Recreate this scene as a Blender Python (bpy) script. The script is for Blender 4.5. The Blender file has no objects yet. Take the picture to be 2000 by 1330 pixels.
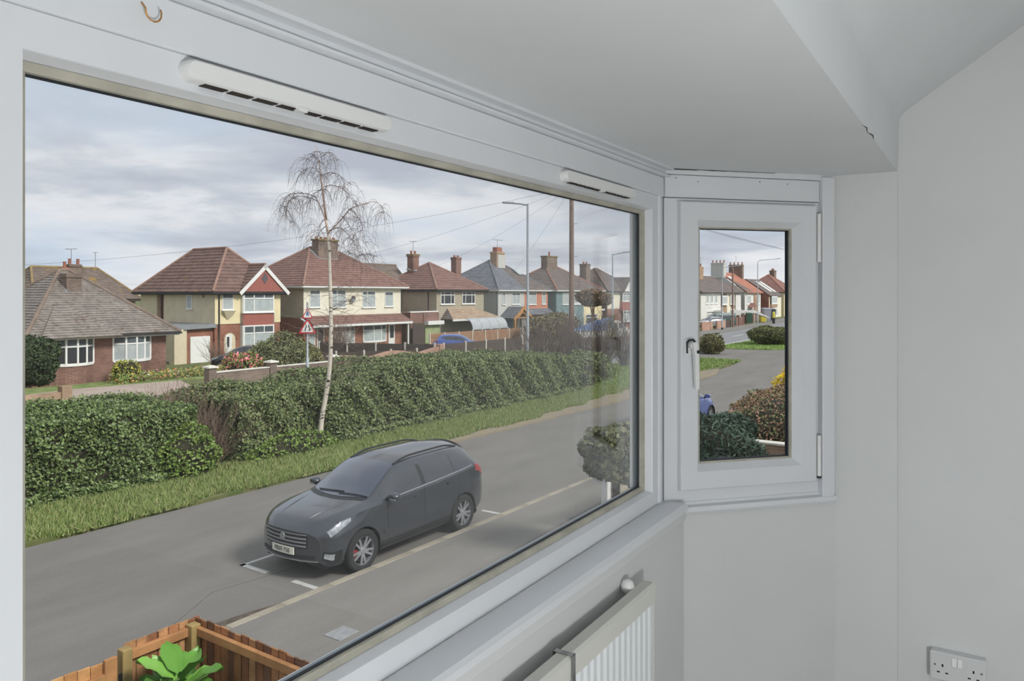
import bpy, math, random
import numpy as np
from mathutils import Vector, Matrix

SC = bpy.context.scene
COL = SC.collection
EYE = 4.65                              # eye height above the street, metres
RAD = math.radians

# ------------------------------------------------------------------ camera
cam_d = bpy.data.cameras.new('camera'); cam = bpy.data.objects.new('camera', cam_d)
COL.objects.link(cam); SC.camera = cam
cam.location = (0, 0, EYE); cam.rotation_euler = (RAD(90), 0, 0)
cam_d.sensor_width = 36; cam_d.lens = 27.0; cam_d.shift_y = -0.046
cam_d.clip_start = 0.02; cam_d.clip_end = 2000

# ------------------------------------------------------------------ view
SC.view_settings.view_transform = 'Standard'
SC.view_settings.look = 'None'
SC.view_settings.exposure = 0.0
SC.view_settings.gamma = 1.0
SC.view_settings.use_curve_mapping = False

# ------------------------------------------------------------------ sky: broken grey cloud
def lin(c):
    c = c / 255.0
    return c / 12.92 if c <= 0.04045 else ((c + 0.055) / 1.055) ** 2.4
def rgb(r, g, b): return (lin(r), lin(g), lin(b), 1.0)

W = bpy.data.worlds.new('overcast_sky'); SC.world = W; W.use_nodes = True
nt = W.node_tree; nt.nodes.clear()
def wn(t, **k):
    n = nt.nodes.new(t)
    for a, b in k.items(): setattr(n, a, b)
    return n
wo = wn('ShaderNodeOutputWorld'); bg = wn('ShaderNodeBackground'); bg.inputs['Strength'].default_value = 0.96
tc = wn('ShaderNodeTexCoord'); sep = wn('ShaderNodeSeparateXYZ')
nt.links.new(tc.outputs['Generated'], sep.inputs[0])
zz = wn('ShaderNodeMath', operation='MAXIMUM'); nt.links.new(sep.outputs['Z'], zz.inputs[0]); zz.inputs[1].default_value = 0.0
za = wn('ShaderNodeMath', operation='ADD'); nt.links.new(zz.outputs[0], za.inputs[0]); za.inputs[1].default_value = 0.16
dx = wn('ShaderNodeMath', operation='DIVIDE'); nt.links.new(sep.outputs['X'], dx.inputs[0]); nt.links.new(za.outputs[0], dx.inputs[1])
dy = wn('ShaderNodeMath', operation='DIVIDE'); nt.links.new(sep.outputs['Y'], dy.inputs[0]); nt.links.new(za.outputs[0], dy.inputs[1])
cmb = wn('ShaderNodeCombineXYZ'); nt.links.new(dx.outputs[0], cmb.inputs[0]); nt.links.new(dy.outputs[0], cmb.inputs[1])
cmb.inputs[2].default_value = 3.7
n1 = wn('ShaderNodeTexNoise'); n1.inputs['Scale'].default_value = 1.15; n1.inputs['Detail'].default_value = 7; n1.inputs['Roughness'].default_value = 0.55; n1.inputs['Distortion'].default_value = 0.25
n2 = wn('ShaderNodeTexNoise'); n2.inputs['Scale'].default_value = 0.55; n2.inputs['Detail'].default_value = 4; n2.inputs['Roughness'].default_value = 0.5
nt.links.new(cmb.outputs[0], n1.inputs['Vector']); nt.links.new(cmb.outputs[0], n2.inputs['Vector'])
r1 = wn('ShaderNodeValToRGB'); e = r1.color_ramp.elements
e[0].position = 0.36; e[0].color = rgb(192, 199, 212)
e[1].position = 0.66; e[1].color = rgb(246, 247, 250)
m_ = r1.color_ramp.elements.new(0.47); m_.color = rgb(212, 218, 227)
m_ = r1.color_ramp.elements.new(0.54); m_.color = rgb(234, 237, 242)
nt.links.new(n1.outputs['Fac'], r1.inputs[0])
r2 = wn('ShaderNodeValToRGB'); e = r2.color_ramp.elements
e[0].position = 0.50; e[0].color = (0, 0, 0, 1); e[1].position = 0.66; e[1].color = (0.75, 0.75, 0.75, 1)
nt.links.new(n2.outputs['Fac'], r2.inputs[0])
mx = wn('ShaderNodeMixRGB'); mx.inputs[2].default_value = rgb(206, 222, 240)
nt.links.new(r2.outputs[0], mx.inputs[0]); nt.links.new(r1.outputs[0], mx.inputs[1])
nt.links.new(mx.outputs[0], bg.inputs['Color']); nt.links.new(bg.outputs[0], wo.inputs[0])

# ------------------------------------------------------------------ sun behind thin cloud (behind the house, to the right)
sun_d = bpy.data.lights.new('hazy_sun', 'SUN'); sun_d.energy = 3.0; sun_d.angle = RAD(14); sun_d.color = (1.0, 0.97, 0.92)
sun = bpy.data.objects.new('hazy_sun', sun_d); COL.objects.link(sun)
sun.rotation_euler = Vector((-0.95, 0.62, -0.95)).to_track_quat('-Z', 'Y').to_euler()

# ================================================================== helpers
def new_mat(name):
    m = bpy.data.materials.new(name); m.use_nodes = True
    t = m.node_tree; t.nodes.clear()
    o = t.nodes.new('ShaderNodeOutputMaterial'); p = t.nodes.new('ShaderNodeBsdfPrincipled')
    t.links.new(p.outputs[0], o.inputs[0])
    return m, t, p, o
def mul(c, f): return (min(1, c[0]*f), min(1, c[1]*f), min(1, c[2]*f), 1)
def M(name, c, rough=0.8, var=0.12, scale=3.0, bump=0.0, bscale=None, metal=0.0, spec=0.4, c2=None, p0=0.4, p1=0.6, detail=5, coat=0.0):
    """plain procedural surface: two tones mixed by noise, optional relief"""
    m, t, p, o = new_mat(name)
    c = rgb(*c)
    p.inputs['Roughness'].default_value = rough; p.inputs['Metallic'].default_value = metal
    p.inputs['Specular IOR Level'].default_value = spec; p.inputs['Coat Weight'].default_value = coat
    p.inputs['Coat Roughness'].default_value = 0.05
    tcn = t.nodes.new('ShaderNodeTexCoord'); nz = t.nodes.new('ShaderNodeTexNoise')
    nz.inputs['Scale'].default_value = scale; nz.inputs['Detail'].default_value = detail; nz.inputs['Roughness'].default_value = 0.6
    t.links.new(tcn.outputs['Object'], nz.inputs['Vector'])
    rp = t.nodes.new('ShaderNodeValToRGB'); el = rp.color_ramp.elements
    el[0].position = p0; el[1].position = p1
    el[0].color = mul(c, 1 - var); el[1].color = mul(c, 1 + var) if c2 is None else rgb(*c2)
    t.links.new(nz.outputs['Fac'], rp.inputs[0]); t.links.new(rp.outputs[0], p.inputs['Base Color'])
    if bump:
        nb = t.nodes.new('ShaderNodeTexNoise'); nb.inputs['Scale'].default_value = bscale or scale*6; nb.inputs['Detail'].default_value = 4
        t.links.new(tcn.outputs['Object'], nb.inputs['Vector'])
        bp = t.nodes.new('ShaderNodeBump'); bp.inputs['Strength'].default_value = bump; bp.inputs['Distance'].default_value = 0.02
        t.links.new(nb.outputs['Fac'], bp.inputs['Height']); t.links.new(bp.outputs[0], p.inputs['Normal'])
    return m
def soft(c, k=0.26):
    g = 0.35*c[0]+0.45*c[1]+0.2*c[2]; return tuple(x+(g-x)*k for x in c)
def brickmat(name, c1, c2, mortar, bw=0.225, bh=0.075, ms=0.012, rough=0.9, patch=None):
    m, t, p, o = new_mat(name); p.inputs['Roughness'].default_value = rough; p.inputs['Specular IOR Level'].default_value = 0.2
    tcn = t.nodes.new('ShaderNodeTexCoord'); s = t.nodes.new('ShaderNodeSeparateXYZ'); t.links.new(tcn.outputs['Object'], s.inputs[0])
    a = t.nodes.new('ShaderNodeMath'); t.links.new(s.outputs[0], a.inputs[0]); t.links.new(s.outputs[1], a.inputs[1])
    cb = t.nodes.new('ShaderNodeCombineXYZ'); t.links.new(a.outputs[0], cb.inputs[0]); t.links.new(s.outputs[2], cb.inputs[1])
    b = t.nodes.new('ShaderNodeTexBrick'); t.links.new(cb.outputs[0], b.inputs['Vector'])
    b.inputs['Scale'].default_value = 1; b.inputs['Brick Width'].default_value = bw; b.inputs['Row Height'].default_value = bh
    b.inputs['Mortar Size'].default_value = ms; b.inputs['Mortar Smooth'].default_value = 0.2
    b.inputs['Color1'].default_value = rgb(*soft(c1)); b.inputs['Color2'].default_value = rgb(*soft(c2)); b.inputs['Mortar'].default_value = rgb(*mortar)
    src = b.outputs['Color']
    nz = t.nodes.new('ShaderNodeTexNoise'); nz.inputs['Scale'].default_value = 0.9; nz.inputs['Detail'].default_value = 6
    t.links.new(tcn.outputs['Object'], nz.inputs['Vector'])
    rp = t.nodes.new('ShaderNodeValToRGB'); rp.color_ramp.elements[0].position = 0.35; rp.color_ramp.elements[0].color = (0.75, 0.75, 0.75, 1)
    rp.color_ramp.elements[1].position = 0.65; rp.color_ramp.elements[1].color = (1.1, 1.1, 1.1, 1); t.links.new(nz.outputs['Fac'], rp.inputs[0])
    mm = t.nodes.new('ShaderNodeMixRGB'); mm.blend_type = 'MULTIPLY'; mm.inputs[0].default_value = 1
    t.links.new(src, mm.inputs[1]); t.links.new(rp.outputs[0], mm.inputs[2]); t.links.new(mm.outputs[0], p.inputs['Base Color'])
    bp = t.nodes.new('ShaderNodeBump'); bp.inputs['Strength'].default_value = 0.5; bp.inputs['Distance'].default_value = 0.01; bp.invert = True
    t.links.new(b.outputs['Fac'], bp.inputs['Height']); t.links.new(bp.outputs[0], p.inputs['Normal'])
    return m
def roofmat(name, c, c2, lich=None, lp=0.62, rough=0.85, tile=0.30, lsc=0.7):
    """tiles: tone differs tile to tile; patches of lichen"""
    m, t, p, o = new_mat(name); p.inputs['Roughness'].default_value = rough; p.inputs['Specular IOR Level'].default_value = 0.25
    tcn = t.nodes.new('ShaderNodeTexCoord')
    vo = t.nodes.new('ShaderNodeTexVoronoi'); vo.inputs['Scale'].default_value = 1.0/tile; t.links.new(tcn.outputs['Object'], vo.inputs['Vector'])
    sp = t.nodes.new('ShaderNodeSeparateColor'); t.links.new(vo.outputs['Color'], sp.inputs[0])
    rp = t.nodes.new('ShaderNodeValToRGB'); rp.color_ramp.elements[0].color = rgb(*soft(c, 0.42)); rp.color_ramp.elements[1].color = rgb(*soft(c2, 0.42))
    t.links.new(sp.outputs[0], rp.inputs[0]); out = rp.outputs[0]
    nz = t.nodes.new('ShaderNodeTexNoise'); nz.inputs['Scale'].default_value = 1.6; nz.inputs['Detail'].default_value = 8; nz.inputs['Roughness'].default_value = 0.65
    t.links.new(tcn.outputs['Object'], nz.inputs['Vector'])
    r3 = t.nodes.new('ShaderNodeValToRGB'); r3.color_ramp.elements[0].position = 0.3; r3.color_ramp.elements[0].color = (0.78, 0.78, 0.78, 1)
    r3.color_ramp.elements[1].position = 0.7; r3.color_ramp.elements[1].color = (1.15, 1.15, 1.15, 1); t.links.new(nz.outputs['Fac'], r3.inputs[0])
    mm = t.nodes.new('ShaderNodeMixRGB'); mm.blend_type = 'MULTIPLY'; mm.inputs[0].default_value = 1
    t.links.new(out, mm.inputs[1]); t.links.new(r3.outputs[0], mm.inputs[2]); out = mm.outputs[0]
    if lich:
        nl = t.nodes.new('ShaderNodeTexNoise'); nl.inputs['Scale'].default_value = lsc; nl.inputs['Detail'].default_value = 9; nl.inputs['Roughness'].default_value = 0.7
        t.links.new(tcn.outputs['Object'], nl.inputs['Vector'])
        rl = t.nodes.new('ShaderNodeValToRGB'); rl.color_ramp.elements[0].position = lp; rl.color_ramp.elements[0].color = (0, 0, 0, 1)
        rl.color_ramp.elements[1].position = lp + 0.05; rl.color_ramp.elements[1].color = (0.85, 0.85, 0.85, 1); t.links.new(nl.outputs['Fac'], rl.inputs[0])
        ml = t.nodes.new('ShaderNodeMixRGB'); ml.inputs[2].default_value = rgb(*lich); t.links.new(rl.outputs[0], ml.inputs[0]); t.links.new(out, ml.inputs[1]); out = ml.outputs[0]
    t.links.new(out, p.inputs['Base Color'])
    return m
def leafmat(name, cols, rough=0.5, spec=0.35, trans=0.0):
    """foliage: each leaf its own tone"""
    m, t, p, o = new_mat(name); p.inputs['Roughness'].default_value = rough; p.inputs['Specular IOR Level'].default_value = spec
    g = t.nodes.new('ShaderNodeNewGeometry'); rp = t.nodes.new('ShaderNodeValToRGB')
    while len(rp.color_ramp.elements) < len(cols): rp.color_ramp.elements.new(0.5)
    for i, c in enumerate(cols):
        rp.color_ramp.elements[i].position = i/(len(cols)-1) if len(cols) > 1 else 0
        rp.color_ramp.elements[i].color = rgb(*[min(255, x*1.12+4) for x in c])
    if len(cols) == 1: rp.color_ramp.elements[1].color = rgb(*cols[0])
    t.links.new(g.outputs['Random Per Island'], rp.inputs[0])
    t.links.new(rp.outputs[0], p.inputs['Base Color'])
    if trans:
        tr = t.nodes.new('ShaderNodeBsdfTranslucent'); t.links.new(rp.outputs[0], tr.inputs[0])
        mxs = t.nodes.new('ShaderNodeMixShader'); mxs.inputs[0].default_value = trans
        t.links.new(p.outputs[0], mxs.inputs[1]); t.links.new(tr.outputs[0], mxs.inputs[2]); t.links.new(mxs.outputs[0], o.inputs[0])
    return m
def glassmat(name, tint=(1, 1, 1), ior=1.5, film=0.0):
    """window glass: clear, reflecting more at a glancing angle, a thin film of dust"""
    m = bpy.data.materials.new(name); m.use_nodes = True; t = m.node_tree; t.nodes.clear()
    o = t.nodes.new('ShaderNodeOutputMaterial'); tr = t.nodes.new('ShaderNodeBsdfTransparent'); tr.inputs[0].default_value = (*tint, 1)
    gl = t.nodes.new('ShaderNodeBsdfGlossy'); gl.inputs['Roughness'].default_value = 0.02
    fr = t.nodes.new('ShaderNodeFresnel'); fr.inputs['IOR'].default_value = ior
    mx1 = t.nodes.new('ShaderNodeMixShader'); t.links.new(fr.outputs[0], mx1.inputs[0]); t.links.new(tr.outputs[0], mx1.inputs[1]); t.links.new(gl.outputs[0], mx1.inputs[2])
    last = mx1.outputs[0]
    if film:
        df = t.nodes.new('ShaderNodeBsdfDiffuse'); df.inputs[0].default_value = (0.8, 0.8, 0.8, 1)
        mx2 = t.nodes.new('ShaderNodeMixShader'); mx2.inputs[0].default_value = film
        t.links.new(last, mx2.inputs[1]); t.links.new(df.outputs[0], mx2.inputs[2]); last = mx2.outputs[0]
    t.links.new(last, o.inputs[0])
    return m

def thing(name, label, cat, loc=(0, 0, 0), rz=0.0, group=None, kind=None):
    o = bpy.data.objects.new(name, None); COL.objects.link(o); o.empty_display_size = 0.2
    o.location = loc; o.rotation_euler = (0, 0, rz)
    return tag(o, label, cat, group, kind)
def tag(o, label=None, cat=None, group=None, kind=None):
    if label: o['label'] = label
    if cat: o['category'] = cat
    if group: o['group'] = group
    if kind: o['kind'] = kind
    return o
def children_of(o): return [c for c in bpy.data.objects if c.parent == o]
def copy_tree(o, parent=None):
    c = o.copy(); COL.objects.link(c); c.parent = parent
    for ch in list(o.children): copy_tree(ch, c)
    return c

class MB:
    """collects shapes; build() links them as one mesh object"""
    def __init__(self): self.v = []; self.f = []; self.sm = False
    def add(self, vs, fs):
        n = len(self.v); self.v += [tuple(p) for p in vs]; self.f += [tuple(i+n for i in f) for f in fs]; return self
    def box(self, x0, x1, y0, y1, z0, z1):
        return self.add([(x0,y0,z0),(x1,y0,z0),(x1,y1,z0),(x0,y1,z0),(x0,y0,z1),(x1,y0,z1),(x1,y1,z1),(x0,y1,z1)],
                        [(0,3,2,1),(4,5,6,7),(0,1,5,4),(1,2,6,5),(2,3,7,6),(3,0,4,7)])
    def bbox(self, x0, x1, y0, y1, z0, z1, b=0.004):
        """box with chamfered edges"""
        xs = (x0, x1); ys = (y0, y1); zs = (z0, z1); vs = []; idx = {}
        for i in (0, 1):
            for j in (0, 1):
                for k in (0, 1):
                    sx, sy, sz = (1-2*i)*b, (1-2*j)*b, (1-2*k)*b
                    for ax, p in (('x', (xs[i], ys[j]+sy, zs[k]+sz)), ('y', (xs[i]+sx, ys[j], zs[k]+sz)), ('z', (xs[i]+sx, ys[j]+sy, zs[k]))):
                        idx[(i, j, k, ax)] = len(vs); vs.append(p)
        fs = []
        for ax, mk in (('x', lambda c, a, d: (c, a, d)), ('y', lambda c, a, d: (a, c, d)), ('z', lambda c, a, d: (a, d, c))):
            for c in (0, 1): fs.append([idx[(*mk(c, a, d), ax)] for a, d in ((0,0),(1,0),(1,1),(0,1))])
        for i in (0, 1):
            for j in (0, 1):
                fs.append([idx[(i,j,0,'x')], idx[(i,j,1,'x')], idx[(i,j,1,'y')], idx[(i,j,0,'y')]])
                fs.append([idx[(i,0,j,'x')], idx[(i,1,j,'x')], idx[(i,1,j,'z')], idx[(i,0,j,'z')]])
                fs.append([idx[(0,i,j,'y')], idx[(1,i,j,'y')], idx[(1,i,j,'z')], idx[(0,i,j,'z')]])
                for k in (0, 1): fs.append([idx[(i,j,k,'x')], idx[(i,j,k,'y')], idx[(i,j,k,'z')]])
        return self.add(vs, fs)
    def prism(self, poly, axis, a, b):
        """extrude a 2-D polygon along an axis from a to b"""
        def pt(p, h): return {'x': (h, p[0], p[1]), 'y': (p[0], h, p[1]), 'z': (p[0], p[1], h)}[axis]
        n = len(poly); vs = [pt(p, a) for p in poly] + [pt(p, b) for p in poly]
        fs = [tuple(range(n))[::-1], tuple(range(n, 2*n))] + [(i, (i+1) % n, n+(i+1) % n, n+i) for i in range(n)]
        return self.add(vs, fs)
    def tube(self, pts, r, n=8, cap=True):
        """tube along points; r one radius or one for each point"""
        pts = [Vector(p) for p in pts]; rs = r if isinstance(r, (list, tuple)) else [r]*len(pts)
        d0 = (pts[1]-pts[0]).normalized(); up = Vector((0,0,1)) if abs(d0.z) < 0.9 else Vector((1,0,0))
        vs = []; fs = []
        for i, p in enumerate(pts):
            d = (pts[min(i+1, len(pts)-1)] - pts[max(i-1, 0)]).normalized()
            s = d.cross(up)
            if s.length < 1e-4: s = d.cross(Vector((1, 0.3, 0)))
            s.normalize(); w = s.cross(d).normalized(); up = w
            for k in range(n):
                a = 2*math.pi*k/n; vs.append(p + (s*math.cos(a) + w*math.sin(a))*rs[i])
        for i in range(len(pts)-1):
            for k in range(n):
                fs.append((i*n+k, i*n+(k+1) % n, (i+1)*n+(k+1) % n, (i+1)*n+k))
        if cap: fs.append(tuple(range(n))[::-1]); fs.append(tuple(range((len(pts)-1)*n, len(pts)*n)))
        return self.add(vs, fs)
    def lathe(self, prof, n=16, cx=0, cy=0, cz=0, axis='z', cap=True):
        vs = []; fs = []; m = len(prof)
        for k in range(n):
            a = 2*math.pi*k/n
            for r, h in prof:
                p = (r*math.cos(a), r*math.sin(a), h)
                if axis == 'y': p = (p[0], p[2], p[1])
                if axis == 'x': p = (p[2], p[0], p[1])
                vs.append((p[0]+cx, p[1]+cy, p[2]+cz))
        for k in range(n):
            for i in range(m-1):
                k2 = (k+1) % n; fs.append((k*m+i, k2*m+i, k2*m+i+1, k*m+i+1))
        if cap: fs.append(tuple(k*m for k in range(n))[::-1]); fs.append(tuple(k*m+m-1 for k in range(n)))
        return self.add(vs, fs)
    def frame(self, x0, x1, z0, z1, prof):
        """mitred frame in the x-z plane: prof = list of (inset, y), swept round the rectangle"""
        vs = []; m = len(prof)
        for i, (ins, y) in enumerate(prof):
            vs += [(x0+ins, y, z0+ins), (x1-ins, y, z0+ins), (x1-ins, y, z1-ins), (x0+ins, y, z1-ins)]
        fs = []
        for i in range(m):
            j = (i+1) % m
            for k in range(4): fs.append((i*4+k, i*4+(k+1) % 4, j*4+(k+1) % 4, j*4+k))
        return self.add(vs, fs)
    def grid(self, P):
        """P[i][j] points"""
        n = len(P); m = len(P[0]); vs = [q for row in P for q in row]
        fs = [(i*m+j, i*m+j+1, (i+1)*m+j+1, (i+1)*m+j) for i in range(n-1) for j in range(m-1)]
        return self.add(vs, fs)
    def build(self, name, mat, parent=None, loc=None, rz=None, smooth=False, fix=True):
        me = bpy.data.meshes.new(name); me.from_pydata(self.v, [], self.f); me.update()
        if fix:
            import bmesh
            bm = bmesh.new(); bm.from_mesh(me); bmesh.ops.recalc_face_normals(bm, faces=bm.faces); bm.to_mesh(me); bm.free()
        if smooth: me.shade_smooth() if smooth is True else me.set_sharp_from_angle(angle=RAD(smooth))
        if smooth and smooth is not True:
            for p in me.polygons: p.use_smooth = True
            me.set_sharp_from_angle(angle=RAD(smooth))
        me.materials.append(mat)
        o = bpy.data.objects.new(name, me); COL.objects.link(o)
        if parent: o.parent = parent
        if loc is not None: o.location = loc
        if rz is not None: o.rotation_euler = (0, 0, rz)
        return o

def fast_mesh(name, V, nper, mat, parent=None):
    """n polygons of nper vertices each, from a flat vertex array (numpy)"""
    V = np.ascontiguousarray(V.reshape(-1, 3), dtype=np.float32); nv = len(V); nf = nv // nper
    me = bpy.data.meshes.new(name); me.vertices.add(nv); me.vertices.foreach_set('co', V.ravel())
    me.loops.add(nv); me.loops.foreach_set('vertex_index', np.arange(nv, dtype=np.int32))
    me.polygons.add(nf); me.polygons.foreach_set('loop_start', np.arange(0, nv, nper, dtype=np.int32))
    me.update(calc_edges=True); me.materials.append(mat)
    o = bpy.data.objects.new(name, me); COL.objects.link(o)
    if parent: o.parent = parent
    return o
def leaf_verts(P, N, size, rng, aspect=0.5, jitter=0.9, droop=0.0):
    """diamond leaves at P facing roughly N"""
    n = len(P); N = N + rng.normal(0, jitter, (n, 3)); N /= np.linalg.norm(N, axis=1)[:, None] + 1e-9
    R = rng.normal(0, 1, (n, 3)); R[:, 2] -= droop
    T = np.cross(N, R); T /= np.linalg.norm(T, axis=1)[:, None] + 1e-9
    B = np.cross(T, N); L = (size*rng.uniform(0.6, 1.35, n))[:, None]
    a = P - B*L*0.5; b = P + T*L*aspect*0.5 + N*L*0.08; c = P + B*L*0.5; d = P - T*L*aspect*0.5 + N*L*0.08
    return np.stack([a, b, c, d], 1)
def street(s, t, z=0.0):
    a = RAD(34.5); return (s*math.sin(a) - t*math.cos(a), s*math.cos(a) + t*math.sin(a), z)
SRZ = RAD(55.5)                          # street frame: local x along the road, local y away from the house
RRZ = RAD(58.3)                          # room frame: local x along the big window, local y outwards
RLOC = (0, 0, EYE)
# ================================================================== the room (room frame: x along the window wall, y outwards, z from eye level)
def pane_mat(name, f0=0.05, tint=(0.98, 0.982, 0.982), film=0.0):
    m = bpy.data.materials.new(name); m.use_nodes = True; t = m.node_tree; t.nodes.clear()
    o = t.nodes.new('ShaderNodeOutputMaterial'); tr = t.nodes.new('ShaderNodeBsdfTransparent'); tr.inputs[0].default_value = (*tint, 1)
    gl = t.nodes.new('ShaderNodeBsdfGlossy'); gl.inputs['Roughness'].default_value = 0.015
    lw = t.nodes.new('ShaderNodeLayerWeight'); lw.inputs[0].default_value = 0.5
    pw = t.nodes.new('ShaderNodeMath'); pw.operation = 'POWER'; t.links.new(lw.outputs['Facing'], pw.inputs[0]); pw.inputs[1].default_value = 3.6
    ma = t.nodes.new('ShaderNodeMath'); ma.operation = 'MULTIPLY_ADD'; t.links.new(pw.outputs[0], ma.inputs[0]); ma.inputs[1].default_value = 1 - f0; ma.inputs[2].default_value = f0
    ma.use_clamp = True
    mx1 = t.nodes.new('ShaderNodeMixShader'); t.links.new(ma.outputs[0], mx1.inputs[0]); t.links.new(tr.outputs[0], mx1.inputs[1]); t.links.new(gl.outputs[0], mx1.inputs[2])
    last = mx1.outputs[0]
    if film:
        df = t.nodes.new('ShaderNodeBsdfDiffuse'); df.inputs[0].default_value = (0.75, 0.76, 0.76, 1)
        mx2 = t.nodes.new('ShaderNodeMixShader'); mx2.inputs[0].default_value = film
        t.links.new(last, mx2.inputs[1]); t.links.new(df.outputs[0], mx2.inputs[2]); last = mx2.outputs[0]
    t.links.new(last, o.inputs[0]); return m

paint = M('white_emulsion', (212, 213, 212), rough=0.75, var=0.02, scale=1.2, bump=0.03, bscale=90)
ceil_paint = M('ceiling_emulsion', (219, 221, 222), rough=0.85, var=0.02, scale=1.5, bump=0.04, bscale=60)
upvc = M('white_upvc', (221, 223, 226), rough=0.32, var=0.012, scale=4, spec=0.5)
upvc_bright = M('white_moulded_plastic', (232, 232, 230), rough=0.35, var=0.01, spec=0.5)
old_gasket = M('yellowed_gasket', (176, 172, 158), rough=0.7, var=0.12, scale=14)
dark_rubber = M('black_rubber_seal', (38, 44, 50), rough=0.6, var=0.1)
spacer = M('aluminium_spacer', (150, 158, 162), rough=0.4, metal=0.6, var=0.05)
black_gap = M('dark_gap', (52, 46, 40), rough=0.95, var=0.3, scale=30)
carpet = M('grey_carpet', (150, 146, 140), rough=0.95, var=0.1, scale=40, bump=0.4, bscale=300)
clear = pane_mat('window_glass', f0=0.02)
clear_film = pane_mat('wide_window_glass', f0=0.022)

def S_(name, mb, mat, smooth=False, label=None):
    o = mb.build(name, mat, None, RLOC, RRZ, smooth); o['kind'] = 'structure'
    if label: o['label'] = label
    return o
FL = -1.50
C1 = Vector((2.232, 0.84)); C2 = Vector((2.664, 0.4326)); C0 = Vector((0.33, 0.84)); CL = Vector((-0.102, 0.4326)); BR = 0.2356
S_('floor', MB().prism([(-1.6, -3.4), (2.95, -3.4), (2.95, 0.55), (2.40, 1.05), (0.2, 1.05), (-0.4, 0.55), (-1.6, 0.5)], 'z', FL-0.15, FL), carpet)
S_('wall_front', MB().box(0.22, 2.262, 0.783, 1.02, FL, -0.655), paint)
S_('wall_right', MB().box(2.679, 2.9, -3.2, BR, FL, 1.1), paint)
S_('wall_bay_reveal_right', MB().prism([(2.664, BR), (2.9, BR), (2.9, 0.44), (2.664, 0.425)], 'z', FL, 0.6), paint)
S_('wall_bay_reveal_left', MB().prism([(-0.102, BR), (-0.102, 0.425), (-0.3, 0.44), (-1.5, 0.44), (-1.5, BR)], 'z', FL, 0.6), paint)
S_('wall_left', MB().box(-1.5, -1.3, -3.2, BR, FL, 1.1), paint)
S_('wall_back', MB().box(-1.5, 2.9, -3.4, -3.2, FL, 1.1), paint)
S_('ceiling_bay', MB().prism([(-0.4, BR), (2.9, BR), (2.9, 0.6), (2.36, 1.06), (0.2, 1.06), (-0.4, 0.6)], 'z', 0.38, 0.5), ceil_paint)
S_('ceiling', MB().prism([(BR, 0.38), (BR-0.001, 0.40), (BR-0.003, 0.53), (BR-0.008, 0.552), (BR-0.022, 0.568), (0.15, 0.612), (-0.343, 0.95), (-3.3, 0.95), (-3.3, 1.12), (-0.36, 1.12), (0.30, 0.72), (0.30, 0.5), (0.24, 0.5)], 'x', -1.5, 2.9), ceil_paint, smooth=35)

# splayed bay walls under the side windows (built in each window's own frame)
SW_RZ = RAD(15.0)
SW_LOC = tuple(Matrix.Rotation(RRZ, 3, 'Z') @ Vector((C1.x, C1.y, 0)) + Vector(RLOC))
wbr = MB().box(0.0, 0.62, -0.012, 0.2, FL, -0.672).build('wall_bay_right', paint, None, SW_LOC, SW_RZ); wbr['kind'] = 'structure'
SL_LOC = tuple(Matrix.Rotation(RRZ, 3, 'Z') @ Vector((CL.x, CL.y, 0)) + Vector(RLOC)); SL_RZ = RRZ + RAD(43.3)
wbl = MB().box(-0.02, 0.594, -0.012, 0.2, FL, -0.672).build('wall_bay_left', paint, None, SL_LOC, SL_RZ); wbl['kind'] = 'structure'

# ---- the big fixed window
def struct_empty(name, loc, rz):
    o = bpy.data.objects.new(name, None); COL.objects.link(o); o.location = loc; o.rotation_euler = (0, 0, rz); o['kind'] = 'structure'; return o
w1 = struct_empty('window_1', RLOC, RRZ); w1['label'] = 'wide fixed white plastic window looking over the street'
X0, X1, Z0, Z1 = 0.364, 2.193, -0.632, 0.2935
MB().frame(X0, X1, Z0, Z1, [(0, 0.84), (0.042, 0.84), (0.043, 0.842), (0.0485, 0.866), (0.0485, 0.908), (0, 0.908)]).build('frame', upvc, w1)
MB().frame(X0, X1, Z0, Z1, [(0.0485, 0.862), (0.058, 0.868), (0.058, 0.876), (0.0485, 0.876)]).build('gasket', old_gasket, w1)
MB().frame(X0, X1, Z0, Z1, [(0.0485, 0.876), (0.060, 0.876), (0.060, 0.882), (0.0485, 0.882)]).build('seal', dark_rubber, w1)
MB().frame(X0, X1, Z0, Z1, [(0.0485, 0.889), (0.054, 0.889), (0.054, 0.897), (0.0485, 0.897)]).build('spacer_bar', spacer, w1)
MB().box(X0+0.048, X1-0.048, 0.8832, 0.8872, Z0+0.048, Z1-0.048).build('pane', clear_film, w1)
# corner post between the two windows
MB().prism([(2.193, 0.842), (2.200, 0.834), (2.222, 0.836), (2.236, 0.848), (2.30, 0.95), (2.193, 0.93)], 'z', -0.64, 0.30).build('corner_post', upvc, w1)
MB().prism([(0.355, 0.842), (0.345, 0.834), (0.33, 0.838), (0.25, 0.95), (0.355, 0.93)], 'z', -0.64, 0.30).build('corner_post', upvc, w1)
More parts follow.
